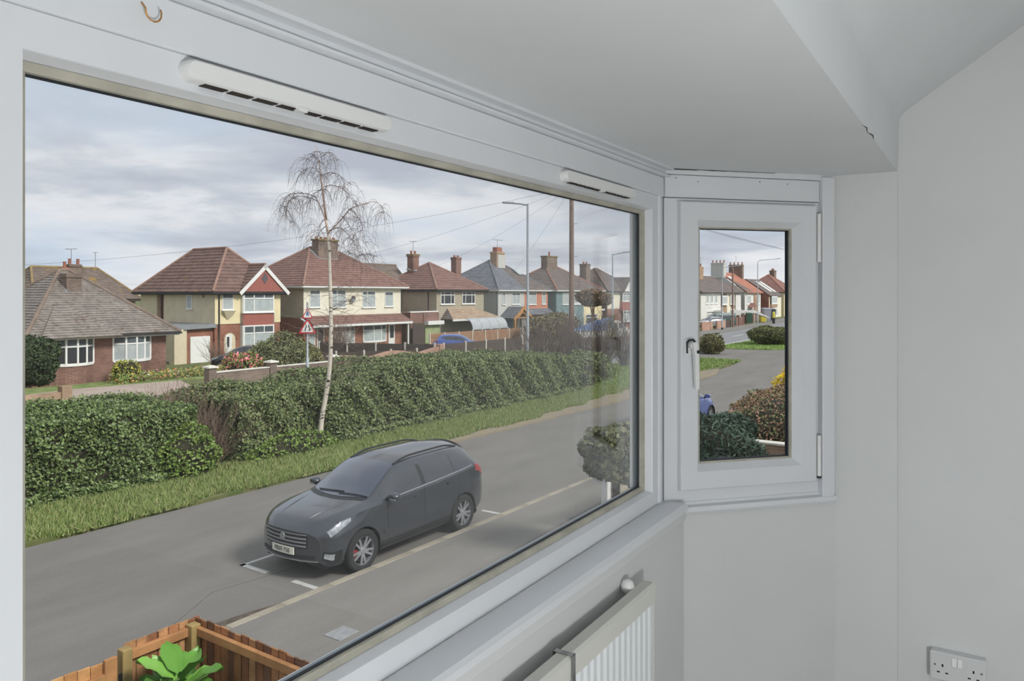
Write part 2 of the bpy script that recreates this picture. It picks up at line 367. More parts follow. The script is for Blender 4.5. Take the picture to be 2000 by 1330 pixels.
# trickle vents on the head of the frame
def vent(a0, a1):
    zc, h = 0.2735, 0.0135
    ring = []
    n = 10
    for k in range(n+1):
        q = math.pi*(0.5 + k/n); ring.append((a0 + h + h*math.cos(q), zc + h*math.sin(q)))
    for k in range(n+1):
        q = math.pi*(-0.5 + k/n); ring.append((a1 - h + h*math.cos(q), zc + h*math.sin(q)))
    m = MB(); N = len(ring); cx = (a0+a1)/2
    lay = [(1.0, 0.84), (1.0, 0.829), (0.93, 0.823), (0.78, 0.820)]
    for s, y in lay:
        for (x, z) in ring:
            ex = a0+h if x < a0+h else (a1-h if x > a1-h else x)
            m.v.append((ex + (x-ex)*s, y, zc + (z-zc)*s))
    for i in range(3):
        for k in range(N): m.f.append((i*N+k, i*N+(k+1) % N, (i+1)*N+(k+1) % N, (i+1)*N+k))
    m.f.append(tuple(range(3*N, 4*N)))
    o = m.build('trickle_vent', upvc_bright, w1, smooth=40)
    L = a1 - a0 - 0.05; ns = 8
    for i in range(ns):
        x = a0 + 0.025 + L*(i+0.08)/ns
        MB().box(x, x + L/ns*0.84, 0.826, 0.838, zc-h-0.0012, zc-h+0.003).build('slot', black_gap, o)
    MB().box(cx-0.012, cx+0.004, 0.819, 0.83, zc-h-0.004, zc-h+0.002).build('slider', upvc_bright, o)
vent(0.583, 0.959); vent(1.57, 1.976)

# boards and mouldings above and below the windows
S_('trim_1', MB().bbox(0.20, 2.224, 0.832, 0.95, 0.294, 0.352, 0.002), upvc, label='flat white board over the wide window')
S_('trim_2', MB().prism([(0.815, 0.3525), (0.95, 0.3525), (0.95, 0.38), (0.806, 0.38), (0.806, 0.3735), (0.826, 0.3725), (0.826, 0.3585), (0.815, 0.3575)], 'x', 0.15, 2.24), upvc, label='grooved white moulding where the bay ceiling meets the board')
S_('trim_3', MB().prism([(0.764, -0.640), (0.764, -0.654), (0.770, -0.657), (0.95, -0.657), (0.95, -0.633), (0.772, -0.633)], 'x', 0.20, 2.246), upvc, label='narrow white sill board under the wide window')
S_('trim_4', MB().bbox(0.25, 2.25, 0.772, 0.785, -0.685, -0.657, 0.003), paint, label='thin painted strip under the sill board')
# rusty screw-in hook left in the board
hk = MB(); hk.tube([(0.530, 0.830, 0.336), (0.5295, 0.822, 0.328)] + [(0.539 + 0.010*math.cos(q), 0.821, 0.326 + 0.011*math.sin(q)) for q in np.linspace(math.pi, 2*math.pi+0.5, 10)], 0.0011, 6)
hook = hk.build('cup_hook', M('rusty_wire', (186, 140, 84), rough=0.7, var=0.3, scale=90), None, RLOC, RRZ, True)
tag(hook, 'small rusty hook in the white board over the wide window', 'hook')

# ---- the opening side window of the bay
def side_window(name, loc, rz, mirror=False, label=None):
    w = struct_empty(name, loc, rz)
    if label: w['label'] = label
    f = (lambda a, b: (0.594-b, 0.594-a)) if mirror else (lambda a, b: (a, b))
    a, b = f(0.006, 0.594)
    MB().frame(a, b, -0.645, 0.292, [(0, 0.0), (0.05, 0.0), (0.05, 0.07), (0, 0.07)]).build('frame', upvc, w)
    sx0, sx1 = f(0.050, 0.533); sz0, sz1 = -0.604, 0.283
    sash = MB().frame(sx0, sx1, sz0, sz1, [(0, -0.002), (0.002, -0.018), (0.006, -0.021), (0.058, -0.021), (0.060, -0.018), (0.0765, 0.006), (0.0765, 0.034), (0, 0.034)]).build('sash', upvc, w)
    MB().frame(sx0, sx1, sz0, sz1, [(0.0765, 0.006), (0.081, 0.009), (0.081, 0.018), (0.0765, 0.018)]).build('gasket', old_gasket, sash)
    MB().frame(sx0, sx1, sz0, sz1, [(0.0765, 0.018), (0.083, 0.018), (0.083, 0.023), (0.0765, 0.023)]).build('seal', dark_rubber, sash)
    MB().frame(sx0, sx1, sz0, sz1, [(0.0765, 0.028), (0.083, 0.028), (0.083, 0.034), (0.0765, 0.034)]).build('spacer_bar', dark_rubber, sash)
    MB().box(sx0+0.076, sx1-0.076, 0.0235, 0.0275, sz0+0.076, sz1-0.076).build('pane', clear, sash)
    # cockspur handle
    hx = 0.080 if not mirror else 0.594-0.080
    hd = MB().bbox(hx-0.018, hx+0.014, -0.026, -0.0205, -0.188, -0.138, 0.003)
    hd.tube([(hx, -0.026, -0.158), (hx, -0.046, -0.158)], 0.0095, 12)
    hd.add([(hx-0.008,-0.056,-0.148),(hx+0.010,-0.056,-0.148),(hx+0.014,-0.056,-0.19),(hx+0.001,-0.056,-0.19),(hx+0.018,-0.050,-0.29),(hx+0.006,-0.050,-0.29),
            (hx-0.008,-0.040,-0.148),(hx+0.010,-0.040,-0.148),(hx+0.014,-0.040,-0.19),(hx+0.001,-0.040,-0.19),(hx+0.018,-0.040,-0.29),(hx+0.006,-0.040,-0.29)],
           [(0,1,2,3),(3,2,4,5),(6,9,8,7),(9,11,10,8),(0,6,7,1),(1,7,8,2),(2,8,10,4),(4,10,11,5),(5,11,9,3),(3,9,6,0)])
    h = hd.build('handle', upvc_bright, w)
    MB().lathe([(0.0, 0.0), (0.0055, 0.0), (0.0055, 0.002)], 12, hx+0.011, -0.0575, -0.176, 'y').build('lock', dark_rubber, h)
    k = MB()
    k.tube([(hx-0.013, -0.030, -0.150), (hx-0.009, -0.036, -0.142), (hx+0.002, -0.040, -0.140), (hx+0.009, -0.038, -0.146)], 0.0032, 8); k.tube([(hx-0.013, -0.030, -0.150), (hx-0.012, -0.030, -0.182)], 0.0025, 8)
    k.build('latch_painted_shade', dark_rubber, h)  # black tubes drawn in place of the shade inside the handle
    # friction hinges
    for z0, z1 in ((0.10, 0.255), (-0.585, -0.455)):
        x = 0.540 if not mirror else 0.594-0.540
        hg = MB(); hg.tube([(x, -0.018, z0), (x, -0.018, z1)], 0.0065, 10)
        hg.tube([(x, -0.018, z0+0.05), (x, -0.018, z0+0.053)], 0.0073, 10); hg.tube([(x, -0.018, z1-0.045), (x, -0.018, z1-0.042)], 0.0073, 10)
        hg.build('hinge', upvc_bright, w)
    MB().tube([(x, -0.018, -0.586), (x, -0.018, -0.592)], 0.0068, 10).build('hinge_washer', dark_rubber, w)
    return w
side_window('window_2', SW_LOC, SW_RZ, label='narrow opening white plastic window in the bay with a handle')
side_window('window_3', SL_LOC, SL_RZ, mirror=True)
def SS(name, mb, mat, loc, rz, label=None):
    o = mb.build(name, mat, None, loc, rz); o['kind'] = 'structure'
    if label: o['label'] = label
    return o
SS('trim_5', MB().bbox(0.004, 0.548, -0.010, 0.06, 0.294, 0.362, 0.002), upvc, SW_LOC, SW_RZ, 'flat white board over the opening window')
SS('trim_6', MB().bbox(0.549, 0.594, -0.026, 0.06, -0.655, 0.374, 0.003), upvc, SW_LOC, SW_RZ, 'upright white strip beside the hinges of the opening window')
SS('trim_7', MB().prism([(-0.030, -0.650), (-0.030, -0.664), (-0.024, -0.673), (0.1, -0.673), (0.1, -0.640), (-0.004, -0.640), (-0.008, -0.648)], 'x', -0.02, 0.598), upvc, SW_LOC, SW_RZ, 'narrow white sill under the opening window')
SS('trim_8', MB().box(-0.01, 0.60, -0.016, 0.06, 0.363, 0.38), upvc, SW_LOC, SW_RZ, 'thin white strip under the bay ceiling over the opening window')
SS('trim_9', MB().box(0.0, 0.594, 0.0, 0.1, 0.292, 0.38), upvc, SL_LOC, SL_RZ)
SS('trim_10', MB().box(0.0, 0.594, -0.02, 0.1, -0.673, -0.644), upvc, SL_LOC, SL_RZ)
# ragged crack between ceiling and strip
rng = random.Random(5); cr = MB(); x = 0.0
pts_t = []
while x < 0.40:
    pts_t.append((x, 0.379 - 0.0004, 0.0022*(1-x/0.42)*(0.5+rng.random()))); x += 0.02
for (xa, z, h), (xb, z2, h2) in zip(pts_t[:-1], pts_t[1:]):
    cr.add([(xa,-0.0185,z),(xb,-0.0185,z2),(xb,-0.0185,z2-h2),(xa,-0.0185,z-h),(xa,-0.0155,z),(xb,-0.0155,z2),(xb,-0.0155,z2-h2),(xa,-0.0155,z-h)], [(0,1,2,3),(7,6,5,4),(0,4,5,1),(3,2,6,7),(0,3,7,4),(1,5,6,2)])
SS('trim_11', cr, black_gap, SW_LOC, SW_RZ, 'dark ragged crack under the bay ceiling over the opening window')
nh = MB()
for x, z in ((0.04, 0.352), (0.115, 0.343), (0.33, 0.351), (0.43, 0.347)): nh.lathe([(0, 0), (0.0016, 0), (0.0016, 0.001)], 8, x, -0.0112, z, 'y')
nails = SS('trim_12', nh, black_gap, SW_LOC, SW_RZ, 'small nail holes in the board over the opening window')

ck = MB().tube([(1.88, BR+0.004, 0.3805), (1.93, BR-0.002, 0.3805), (1.98, BR+0.003, 0.3803), (2.03, BR-0.003, 0.3805), (2.08, BR+0.001, 0.3804)], [0.0006, 0.0014, 0.0010, 0.0018, 0.0006], 5)
S_('trim_13', ck, M('plaster_crack', (110, 108, 104), rough=0.95, var=0.2), label='short hairline crack in the plaster edge of the bay ceiling')
# ---- radiator
rad_white = M('radiator_enamel', (216, 216, 208), rough=0.4, var=0.02, spec=0.5)
flute_white = M('radiator_panel_enamel', (226, 229, 231), rough=0.4, var=0.02, spec=0.5)
rad = thing('radiator', 'white ribbed panel radiator under the wide window', 'radiator', RLOC, RRZ)
RX0, RX1, RB, RT = 0.30, 1.852, 0.722, -0.735
P = []
n = int((RX1-RX0)/0.033)
for i in range(n):
    x = RX0 + 0.012 + i*(RX1-RX0-0.02)/n; w = (RX1-RX0-0.02)/n
    P += [(x, RB+0.006), (x+w*0.18, RB+0.006), (x+w*0.36, RB-0.004), (x+w*0.82, RB-0.004)]
prof = P + [(RX1-0.008, RB+0.006), (RX1-0.008, RB+0.022), (RX0+0.012, RB+0.022)]
MB().prism(prof, 'z', RT-0.56, RT-0.035).build('front_panel', flute_white, rad)
MB().prism([(RB-0.006, RT-0.048), (RB-0.007, RT-0.006), (RB, RT), (RB+0.026, RT), (RB+0.030, RT-0.005), (RB+0.030, RT-0.03), (RB+0.025, RT-0.03), (RB+0.025, RT-0.006), (RB+0.002, RT-0.006), (RB+0.002, RT-0.048)], 'x', RX0, RX1).build('top_cover', rad_white, rad)
for xx in (RX0, RX1-0.004): MB().bbox(xx, xx+0.004, RB-0.004, RB+0.028, RT-0.56, RT-0.004, 0.001).build('side_cover', rad_white, rad)
vl = MB(); vl.lathe([(0, -0.02), (0.010, -0.02), (0.0165, -0.008), (0.017, 0.002), (0.013, 0.012), (0.005, 0.0165), (0, 0.017)], 16, 1.79, RB+0.043, RT+0.002)
vl.tube([(1.79, RB+0.043, RT-0.01), (1.79, RB+0.043, RT-0.10)], 0.007, 8)
vl.build('vent_cap', upvc_bright, rad, smooth=True)
for xx in (0.6, 1.62): MB().box(xx, xx+0.03, RB+0.022, 0.784, RT-0.30, RT-0.04).build('wall_bracket', rad_white, rad)
chrome = M('chrome', (170, 172, 172), rough=0.18, metal=1.0, var=0.05)
hk = thing('chrome_radiator_hook', 'narrow chrome hook hung over the top of the radiator', 'hook', RLOC, RRZ)
m = MB(); xh = 1.384
m.bbox(xh, xh+0.014, RB-0.011, RB+0.035, RT+0.0005, RT+0.0025, 0.0005)
m.bbox(xh, xh+0.014, RB-0.011, RB-0.009, RT-0.20, RT+0.0025, 0.0005)
m.bbox(xh, xh+0.014, RB+0.033, RB+0.035, RT-0.03, RT+0.0025, 0.0005)
m.build('strap', chrome, hk)
MB().tube([(xh+0.007, RB-0.012, RT-0.18), (xh+0.007, RB-0.03, RT-0.20), (xh+0.007, RB-0.045, RT-0.19), (xh+0.007, RB-0.05, RT-0.17)], 0.004, 8).build('prong', chrome, hk, smooth=True)

# ---- double wall socket
sk = thing('double_socket', 'white double wall socket with two switches on the plain wall', 'wall socket', RLOC, RRZ)
sw = M('socket_plastic', (214, 214, 214), rough=0.35, var=0.01, spec=0.5)
AX = 2.679; b0, b1, z0, z1 = -0.002, 0.146, -1.166, -1.080
MB().bbox(AX-0.026, AX, b0+0.001, b1-0.001, z0+0.001, z1-0.001, 0.003).build('back_box', sw, sk)
MB().bbox(AX-0.034, AX-0.026, b0, b1, z0, z1, 0.0035).build('face_plate', sw, sk)
for bb in (0.0665, 0.0815):
    MB().add([(AX-0.0345, bb-0.006, z1-0.033), (AX-0.0345, bb+0.006, z1-0.033), (AX-0.0345, bb+0.006, z1-0.011), (AX-0.0345, bb-0.006, z1-0.011),
              (AX-0.039, bb-0.006, z1-0.033), (AX-0.039, bb+0.006, z1-0.033), (AX-0.0352, bb+0.006, z1-0.011), (AX-0.0352, bb-0.006, z1-0.011)],
             [(0,1,2,3),(4,5,6,7),(0,1,5,4),(2,3,7,6),(0,3,7,4),(1,2,6,5)]).build('switch', upvc_bright, sk)
blk = M('socket_holes', (22, 22, 26), rough=0.8, var=0.0)
for c in (0.112, 0.032):
    for db, dz, w, h in ((0.0, 0.004, 0.0022, 0.0042), (-0.011, -0.017, 0.0038, 0.0020), (0.011, -0.017, 0.0038, 0.0020)):
        MB().box(AX-0.0344, AX-0.033, c+db-w, c+db+w, -1.123+dz-h, -1.123+dz+h).build('hole', blk, sk)
for c in (0.132, 0.012):
    MB().lathe([(0, 0), (0.0028, 0), (0.0028, 0.001)], 10, AX-0.0348, c, -1.119, 'x').build('screw', chrome, sk)

# ---- unseen globe lamp, added behind the camera to brighten the room
LC = Matrix.Rotation(RRZ, 3, 'Z') @ Vector((-0.12, -0.80, FL)) + Vector(RLOC)
lp = thing('added_fill_lamp', 'unseen globe lamp added to brighten the room', 'lamp', LC)
brass = M('fill_lamp_metal', (150, 146, 138), rough=0.35, metal=0.8, var=0.03)
MB().lathe([(0, 0), (0.14, 0), (0.14, 0.012), (0.02, 0.025), (0, 0.025)], 24).build('base', brass, lp, smooth=40)
MB().tube([(0, 0, 0.02), (0, 0, 0.66)], 0.011, 10).build('pole', brass, lp, smooth=40)
gm_, gt_, gp_, go_ = new_mat('fill_lamp_globe'); gp_.inputs['Base Color'].default_value = (0.9, 0.9, 0.9, 1)
gp_.inputs['Emission Color'].default_value = (0.97, 0.99, 1.0, 1); gp_.inputs['Emission Strength'].default_value = 116
MB().lathe([(0.13*math.sin(q), 0.78-0.13*math.cos(q)) for q in np.linspace(0.02, math.pi-0.02, 14)], 20).build('globe', gm_, lp, smooth=True)
# ================================================================== ground (street frame)
def G(name, mb, mat, smooth=False, label=None, kind='structure'):
    o = mb.build(name, mat, None, (0, 0, 0), SRZ, smooth); o['kind'] = kind
    if label: o['label'] = label
    return o
def asphalt(name, c, var=0.1, patches=None):
    m, t, p, o = new_mat(name); p.inputs['Roughness'].default_value = 0.9; p.inputs['Specular IOR Level'].default_value = 0.25
    tcn = t.nodes.new('ShaderNodeTexCoord')
    mp = t.nodes.new('ShaderNodeMapping'); mp.inputs['Scale'].default_value = (0.35, 1.0, 1.0); t.links.new(tcn.outputs['Object'], mp.inputs[0])
    nz = t.nodes.new('ShaderNodeTexNoise'); nz.inputs['Scale'].default_value = 0.8; nz.inputs['Detail'].default_value = 8; nz.inputs['Roughness'].default_value = 0.65
    t.links.new(mp.outputs[0], nz.inputs['Vector'])
    rp = t.nodes.new('ShaderNodeValToRGB'); c_ = rgb(*c); rp.color_ramp.elements[0].position = 0.3; rp.color_ramp.elements[1].position = 0.72
    rp.color_ramp.elements[0].color = mul(c_, 1-1.6*var); rp.color_ramp.elements[1].color = mul(c_, 1+1.4*var); t.links.new(nz.outputs['Fac'], rp.inputs[0])
    n2_ = t.nodes.new('ShaderNodeTexNoise'); n2_.inputs['Scale'].default_value = 70; n2_.inputs['Detail'].default_value = 2; t.links.new(tcn.outputs['Object'], n2_.inputs['Vector'])
    r2_ = t.nodes.new('ShaderNodeValToRGB'); r2_.color_ramp.elements[0].position = 0.3; r2_.color_ramp.elements[0].color = (0.8, 0.8, 0.8, 1); r2_.color_ramp.elements[1].position = 0.75; r2_.color_ramp.elements[1].color = (1.18, 1.18, 1.18, 1)
    t.links.new(n2_.outputs['Fac'], r2_.inputs[0])
    mm = t.nodes.new('ShaderNodeMixRGB'); mm.blend_type = 'MULTIPLY'; mm.inputs[0].default_value = 1; t.links.new(rp.outputs[0], mm.inputs[1]); t.links.new(r2_.outputs[0], mm.inputs[2])
    last = mm.outputs[0]
    # scattered light stains and chippings
    n3_ = t.nodes.new('ShaderNodeTexNoise'); n3_.inputs['Scale'].default_value = 2.6; n3_.inputs['Detail'].default_value = 7; n3_.inputs['Roughness'].default_value = 0.75; t.links.new(tcn.outputs['Object'], n3_.inputs['Vector'])
    r3_ = t.nodes.new('ShaderNodeValToRGB'); r3_.color_ramp.elements[0].position = 0.69; r3_.color_ramp.elements[0].color = (0, 0, 0, 1); r3_.color_ramp.elements[1].position = 0.74; r3_.color_ramp.elements[1].color = (0.55, 0.55, 0.55, 1)
    t.links.new(n3_.outputs['Fac'], r3_.inputs[0])
    m3 = t.nodes.new('ShaderNodeMixRGB'); m3.inputs[2].default_value = rgb(190, 188, 180); t.links.new(r3_.outputs[0], m3.inputs[0]); t.links.new(last, m3.inputs[1])
    t.links.new(m3.outputs[0], p.inputs['Base Color'])
    bp = t.nodes.new('ShaderNodeBump'); bp.inputs['Strength'].default_value = 0.25; bp.inputs['Distance'].default_value = 0.01
    t.links.new(n2_.outputs['Fac'], bp.inputs['Height']); t.links.new(bp.outputs[0], p.inputs['Normal'])
    return m
soil_grass = M('rough_turf', (96, 112, 62), rough=0.95, var=0.2, scale=1.5, c2=(128, 122, 84), p0=0.4, p1=0.7, bump=0.5, bscale=18)
lawn_m = M('mown_lawn', (114, 134, 74), rough=0.95, var=0.12, scale=2.0, c2=(140, 152, 96), bump=0.4, bscale=30)
road_m = asphalt('worn_asphalt', (127, 124, 119))
main_m = asphalt('main_road_asphalt', (140, 141, 142), 0.06)
path_m = asphalt('pavement_asphalt', (134, 131, 125), 0.1)
kerb_m = M('concrete_kerb', (158, 150, 134), rough=0.9, var=0.15, scale=2.5, bump=0.3, bscale=30)
mark_m = M('white_road_paint', (206, 206, 200), rough=0.8, var=0.1, scale=6, c2=(150, 150, 146), p0=0.5, p1=0.75)
dirt_m = M('sandy_dirt', (160, 146, 120), rough=0.95, var=0.15, scale=2, c2=(136, 128, 112), bump=0.4, bscale=20)
pave_m = M('pinkish_driveway', (176, 160, 148), rough=0.9, var=0.08, scale=1.2, bump=0.2, bscale=25)
soil_m = M('garden_soil', (88, 74, 60), rough=0.95, var=0.2, scale=3, bump=0.5, bscale=20)

G('ground', MB().box(-150, 500, -60, 500, -0.6, -0.06), soil_grass)
# service road with the mouth that opens onto the main road
mouth = [(-40, 9.2), (260, 9.2), (260, 14.6), (72, 14.6), (66.5, 15.6), (63.8, 18.2), (62.8, 22.0), (62.0, 24.5), (50.5, 24.5), (51.5, 21.5), (52.9, 18.0), (52.0, 16.9), (49, 16.4), (42, 15.8), (30, 15.3), (-40, 15.2)]
G('road_service', MB().prism(mouth, 'z', -0.3, 0.0), road_m)
G('road_main', MB().prism([(-60, 23.2), (62, 23.2), (95, 23.8), (130, 26.5), (200, 36), (300, 60), (300, 68), (200, 44), (130, 34.5), (95, 31.2), (62, 30.2), (-60, 30)], 'z', -0.3, -0.004), main_m)
G('pavement_far', MB().prism([(-60, 30.15), (62, 30.35), (95, 31.4), (130, 34.7), (200, 44.2), (200, 46.5), (130, 37.2), (95, 33.9), (62, 32.8), (-60, 32.2)], 'z', -0.3, 0.09), path_m)
G('pavement_near', MB().prism([(-40, 6.6), (18.5, 6.6), (20.5, 8.0), (260, 8.0), (260, 9.05), (-40, 9.05)], 'z', -0.3, 0.10), path_m)
kerb = thing('kerb', 'low worn concrete kerb between footway and service road', 'kerb', (0, 0, 0), SRZ)
kerb['kind'] = 'structure'
ks = MB().bbox(0, 0.91, 9.05, 9.20, -0.2, 0.105, 0.012).build('kerb_stone', kerb_m, kerb)
for i in range(-4, 40):
    c = ks if i == -4 else ks.copy()
    if i != -4: COL.objects.link(c)
    c.location = (i*0.92, 0, 0)
G('kerb_far_run', MB().box(36.8, 260, 9.05, 9.20, -0.2, 0.105), kerb_m)
G('verge', MB().prism([(-40, 15.3), (30, 15.4), (42, 15.95), (49, 16.55), (51.8, 17.1), (52.5, 18.0), (51.1, 21.4), (50.4, 23.1), (-40, 23.1)], 'z', -0.3, 0.05), soil_grass, label='rough grass verge under the hedge')
G('verge_island', MB().prism([(300, 14.8), (300, 44), (200, 35), (130, 25.4), (95, 23.1), (63, 23.1), (63.3, 21.8), (64.4, 18.4), (66.8, 16.0), (72, 14.8)], 'z', -0.3, 0.06), lawn_m)
G('dirt_edge', MB().prism([(16, 15.1), (22, 14.9), (30, 14.85), (36, 14.9), (43, 15.3), (46, 16.2), (42, 16.7), (36, 16.6), (30, 16.0), (22, 15.55)], 'z', -0.2, 0.056), dirt_m)
# bay and line markings on the road
def mark(name, pts):
    o = MB().prism(pts, 'z', -0.05, 0.004).build(name, mark_m, None, (0, 0, 0), SRZ); o['kind'] = 'structure'; return o
mark('road_marking', [(8.18, 9.30), (8.28, 9.30), (8.28, 9.95), (8.18, 9.95)])
mark('road_marking', [(13.15, 9.25), (13.25, 9.25), (13.25, 9.85), (13.15, 9.85)])
mark('road_marking', [(8.18, 10.60), (8.28, 10.60), (8.28, 11.28), (8.18, 11.28)])
mark('road_marking', [(8.18, 11.20), (8.95, 11.20), (8.95, 11.28), (8.18, 11.28)])
for i in range(14):
    s0 = 54 + i*7.0; tt = 26.9 + max(0, s0-70)*0.035 + max(0, s0-95)*0.06
    mark('road_marking', [(s0, tt), (s0+4, tt+0.15), (s0+4, tt+0.35), (s0, tt+0.2)])
for i in range(6):
    s0 = 51 + i*2.1; mark('road_marking', [(s0, 23.3), (s0+1.1, 23.3), (s0+1.1, 23.5), (s0, 23.5)])
mark('road_marking', [(64, 23.35), (140, 27.3), (140, 27.5), (64, 23.55)])
G('road_tar_seam', MB().prism([(6.0, 9.9), (7.2, 10.6), (9.0, 10.35), (9.0, 10.37), (7.2, 10.62), (6.0, 9.92)], 'z', -0.05, 0.003), M('tar', (106, 104, 100), rough=0.8, var=0.1))
G('gutter_silt', MB().prism([(5.4, 9.2), (6.6, 9.22), (8.0, 9.22), (8.0, 9.26), (7.1, 9.5), (6.2, 9.62), (5.6, 9.45)], 'z', -0.05, 0.004), M('gutter_silt', (98, 88, 78), rough=0.95, var=0.25, scale=5))
mh = tag(MB().bbox(7.0, 7.35, 7.55, 7.85, 0.09, 0.112, 0.004).build('inspection_cover', M('cover_metal', (150, 152, 152), rough=0.6, var=0.1, scale=12), None, (0, 0, 0), SRZ), 'small grey metal inspection cover in the footway', 'cover')
# far side gardens
G('garden_near', MB().prism([(-40, 0.9), (260, 0.9), (260, 8.0), (20.5, 8.0), (18.5, 6.6), (-40, 6.6)], 'z', -0.3, 0.06), soil_m)
# ================================================================== houses (each in a frame of its own: x along the road, y away from it)
render_cream = M('cream_render', (212, 200, 172), rough=0.9, var=0.05, scale=1.5, bump=0.3, bscale=60)
render_yellow = M('pale_yellow_render', (232, 218, 178), rough=0.9, var=0.04, scale=1.5, bump=0.2, bscale=60)
render_ivory = M('ivory_render', (232, 226, 206), rough=0.9, var=0.04, scale=1.5, bump=0.2, bscale=60)
render_beige = M('beige_pebbledash', (180, 170, 148), rough=0.95, var=0.07, scale=3, bump=0.5, bscale=40)
render_greige = M('greige_pebbledash', (172, 164, 144), rough=0.95, var=0.06, scale=3, bump=0.5, bscale=40)
render_grey = M('light_grey_render', (196, 196, 190), rough=0.9, var=0.04, scale=2, bump=0.3, bscale=50)
render_white = M('white_render', (222, 220, 214), rough=0.9, var=0.04, scale=2)
render_orange = M('orange_painted_wall', (196, 134, 108), rough=0.9, var=0.05, scale=2)
render_teal = M('teal_painted_wall', (120, 142, 144), rough=0.9, var=0.05, scale=2)
red_panel = M('brick_red_panel', (160, 100, 90), rough=0.85, var=0.06, scale=3)
dark_diamond = M('dark_grey_tile', (98, 92, 94), rough=0.8, var=0.05)
brick_red = brickmat('red_brick', (164, 88, 66), (182, 106, 80), (158, 128, 110))
brick_brown = brickmat('brown_brick', (128, 82, 70), (152, 100, 84), (150, 128, 116))
brick_tan = brickmat('tan_brick', (176, 132, 94), (194, 150, 110), (180, 164, 146))
brick_dull = brickmat('dull_brown_brick', (122, 100, 88), (146, 120, 104), (148, 136, 124))
brick_pink = brickmat('salmon_brick', (188, 130, 106), (204, 146, 120), (186, 160, 144))
white_pvc = M('house_white_plastic', (232, 232, 228), rough=0.4, var=0.02, spec=0.4)
pane_m = M('house_window_glass', (88, 96, 100), rough=0.29, var=0.12, scale=1.2, spec=0.6)
net_m = M('net_curtain_behind_glass', (176, 184, 184), rough=0.35, var=0.08, scale=3, spec=0.5)
dark_pane = M('dark_window_glass', (58, 60, 64), rough=0.29, var=0.1, scale=1.2, spec=0.6)
gutter_m = M('black_gutter', (56, 54, 54), rough=0.5, var=0.05)
lead_m = M('grey_lead', (140, 144, 146), rough=0.6, var=0.08)
roof_brown = roofmat('brown_interlocking_tiles', (122, 86, 74), (142, 100, 86), (164, 124, 58), 0.60)
roof_redbrown = roofmat('red_brown_tiles', (140, 92, 78), (158, 106, 90), (164, 128, 62), 0.70)
roof_old = roofmat('weathered_plain_tiles', (134, 122, 110), (156, 142, 128), (104, 84, 72), 0.58, tile=0.18, lsc=2.2)
roof_oldmoss = roofmat('old_brown_tiles', (126, 104, 90), (142, 120, 104), (158, 132, 74), 0.58, tile=0.2)
roof_slate = roofmat('blue_grey_slate', (112, 118, 128), (126, 132, 142), None)
roof_dull = roofmat('dull_brown_tiles', (118, 102, 96), (134, 116, 108), (134, 118, 86), 0.66)
roof_orange = roofmat('bright_orange_tiles', (198, 104, 72), (214, 122, 88), None)
roof_tan = roofmat('tan_tiles', (182, 146, 108), (198, 162, 124), (150, 138, 116), 0.62)
roof_red = roofmat('dull_red_tiles', (156, 94, 80), (172, 108, 92), None)
ridge_m = M('ridge_tile', (150, 120, 106), rough=0.85, var=0.12, scale=2)
ridge_old = M('old_ridge_tile', (132, 116, 104), rough=0.9, var=0.12, scale=2)
ridge_red = M('red_ridge_tile', (158, 112, 98), rough=0.85, var=0.1, scale=2)
pot_red = M('terracotta_pot', (160, 106, 90), rough=0.85, var=0.1, scale=6)
moss_cap = M('mossy_concrete', (134, 124, 84), rough=0.95, var=0.2, scale=6)
iron = M('grey_metal', (120, 122, 124), rough=0.5, var=0.05, metal=0.3)
timber_orange = M('orange_oak', (192, 142, 86), rough=0.7, var=0.15, scale=4)
door_white = M('white_door', (226, 226, 222), rough=0.45, var=0.02)
door_blue = M('blue_grey_door', (96, 116, 128), rough=0.5, var=0.04)

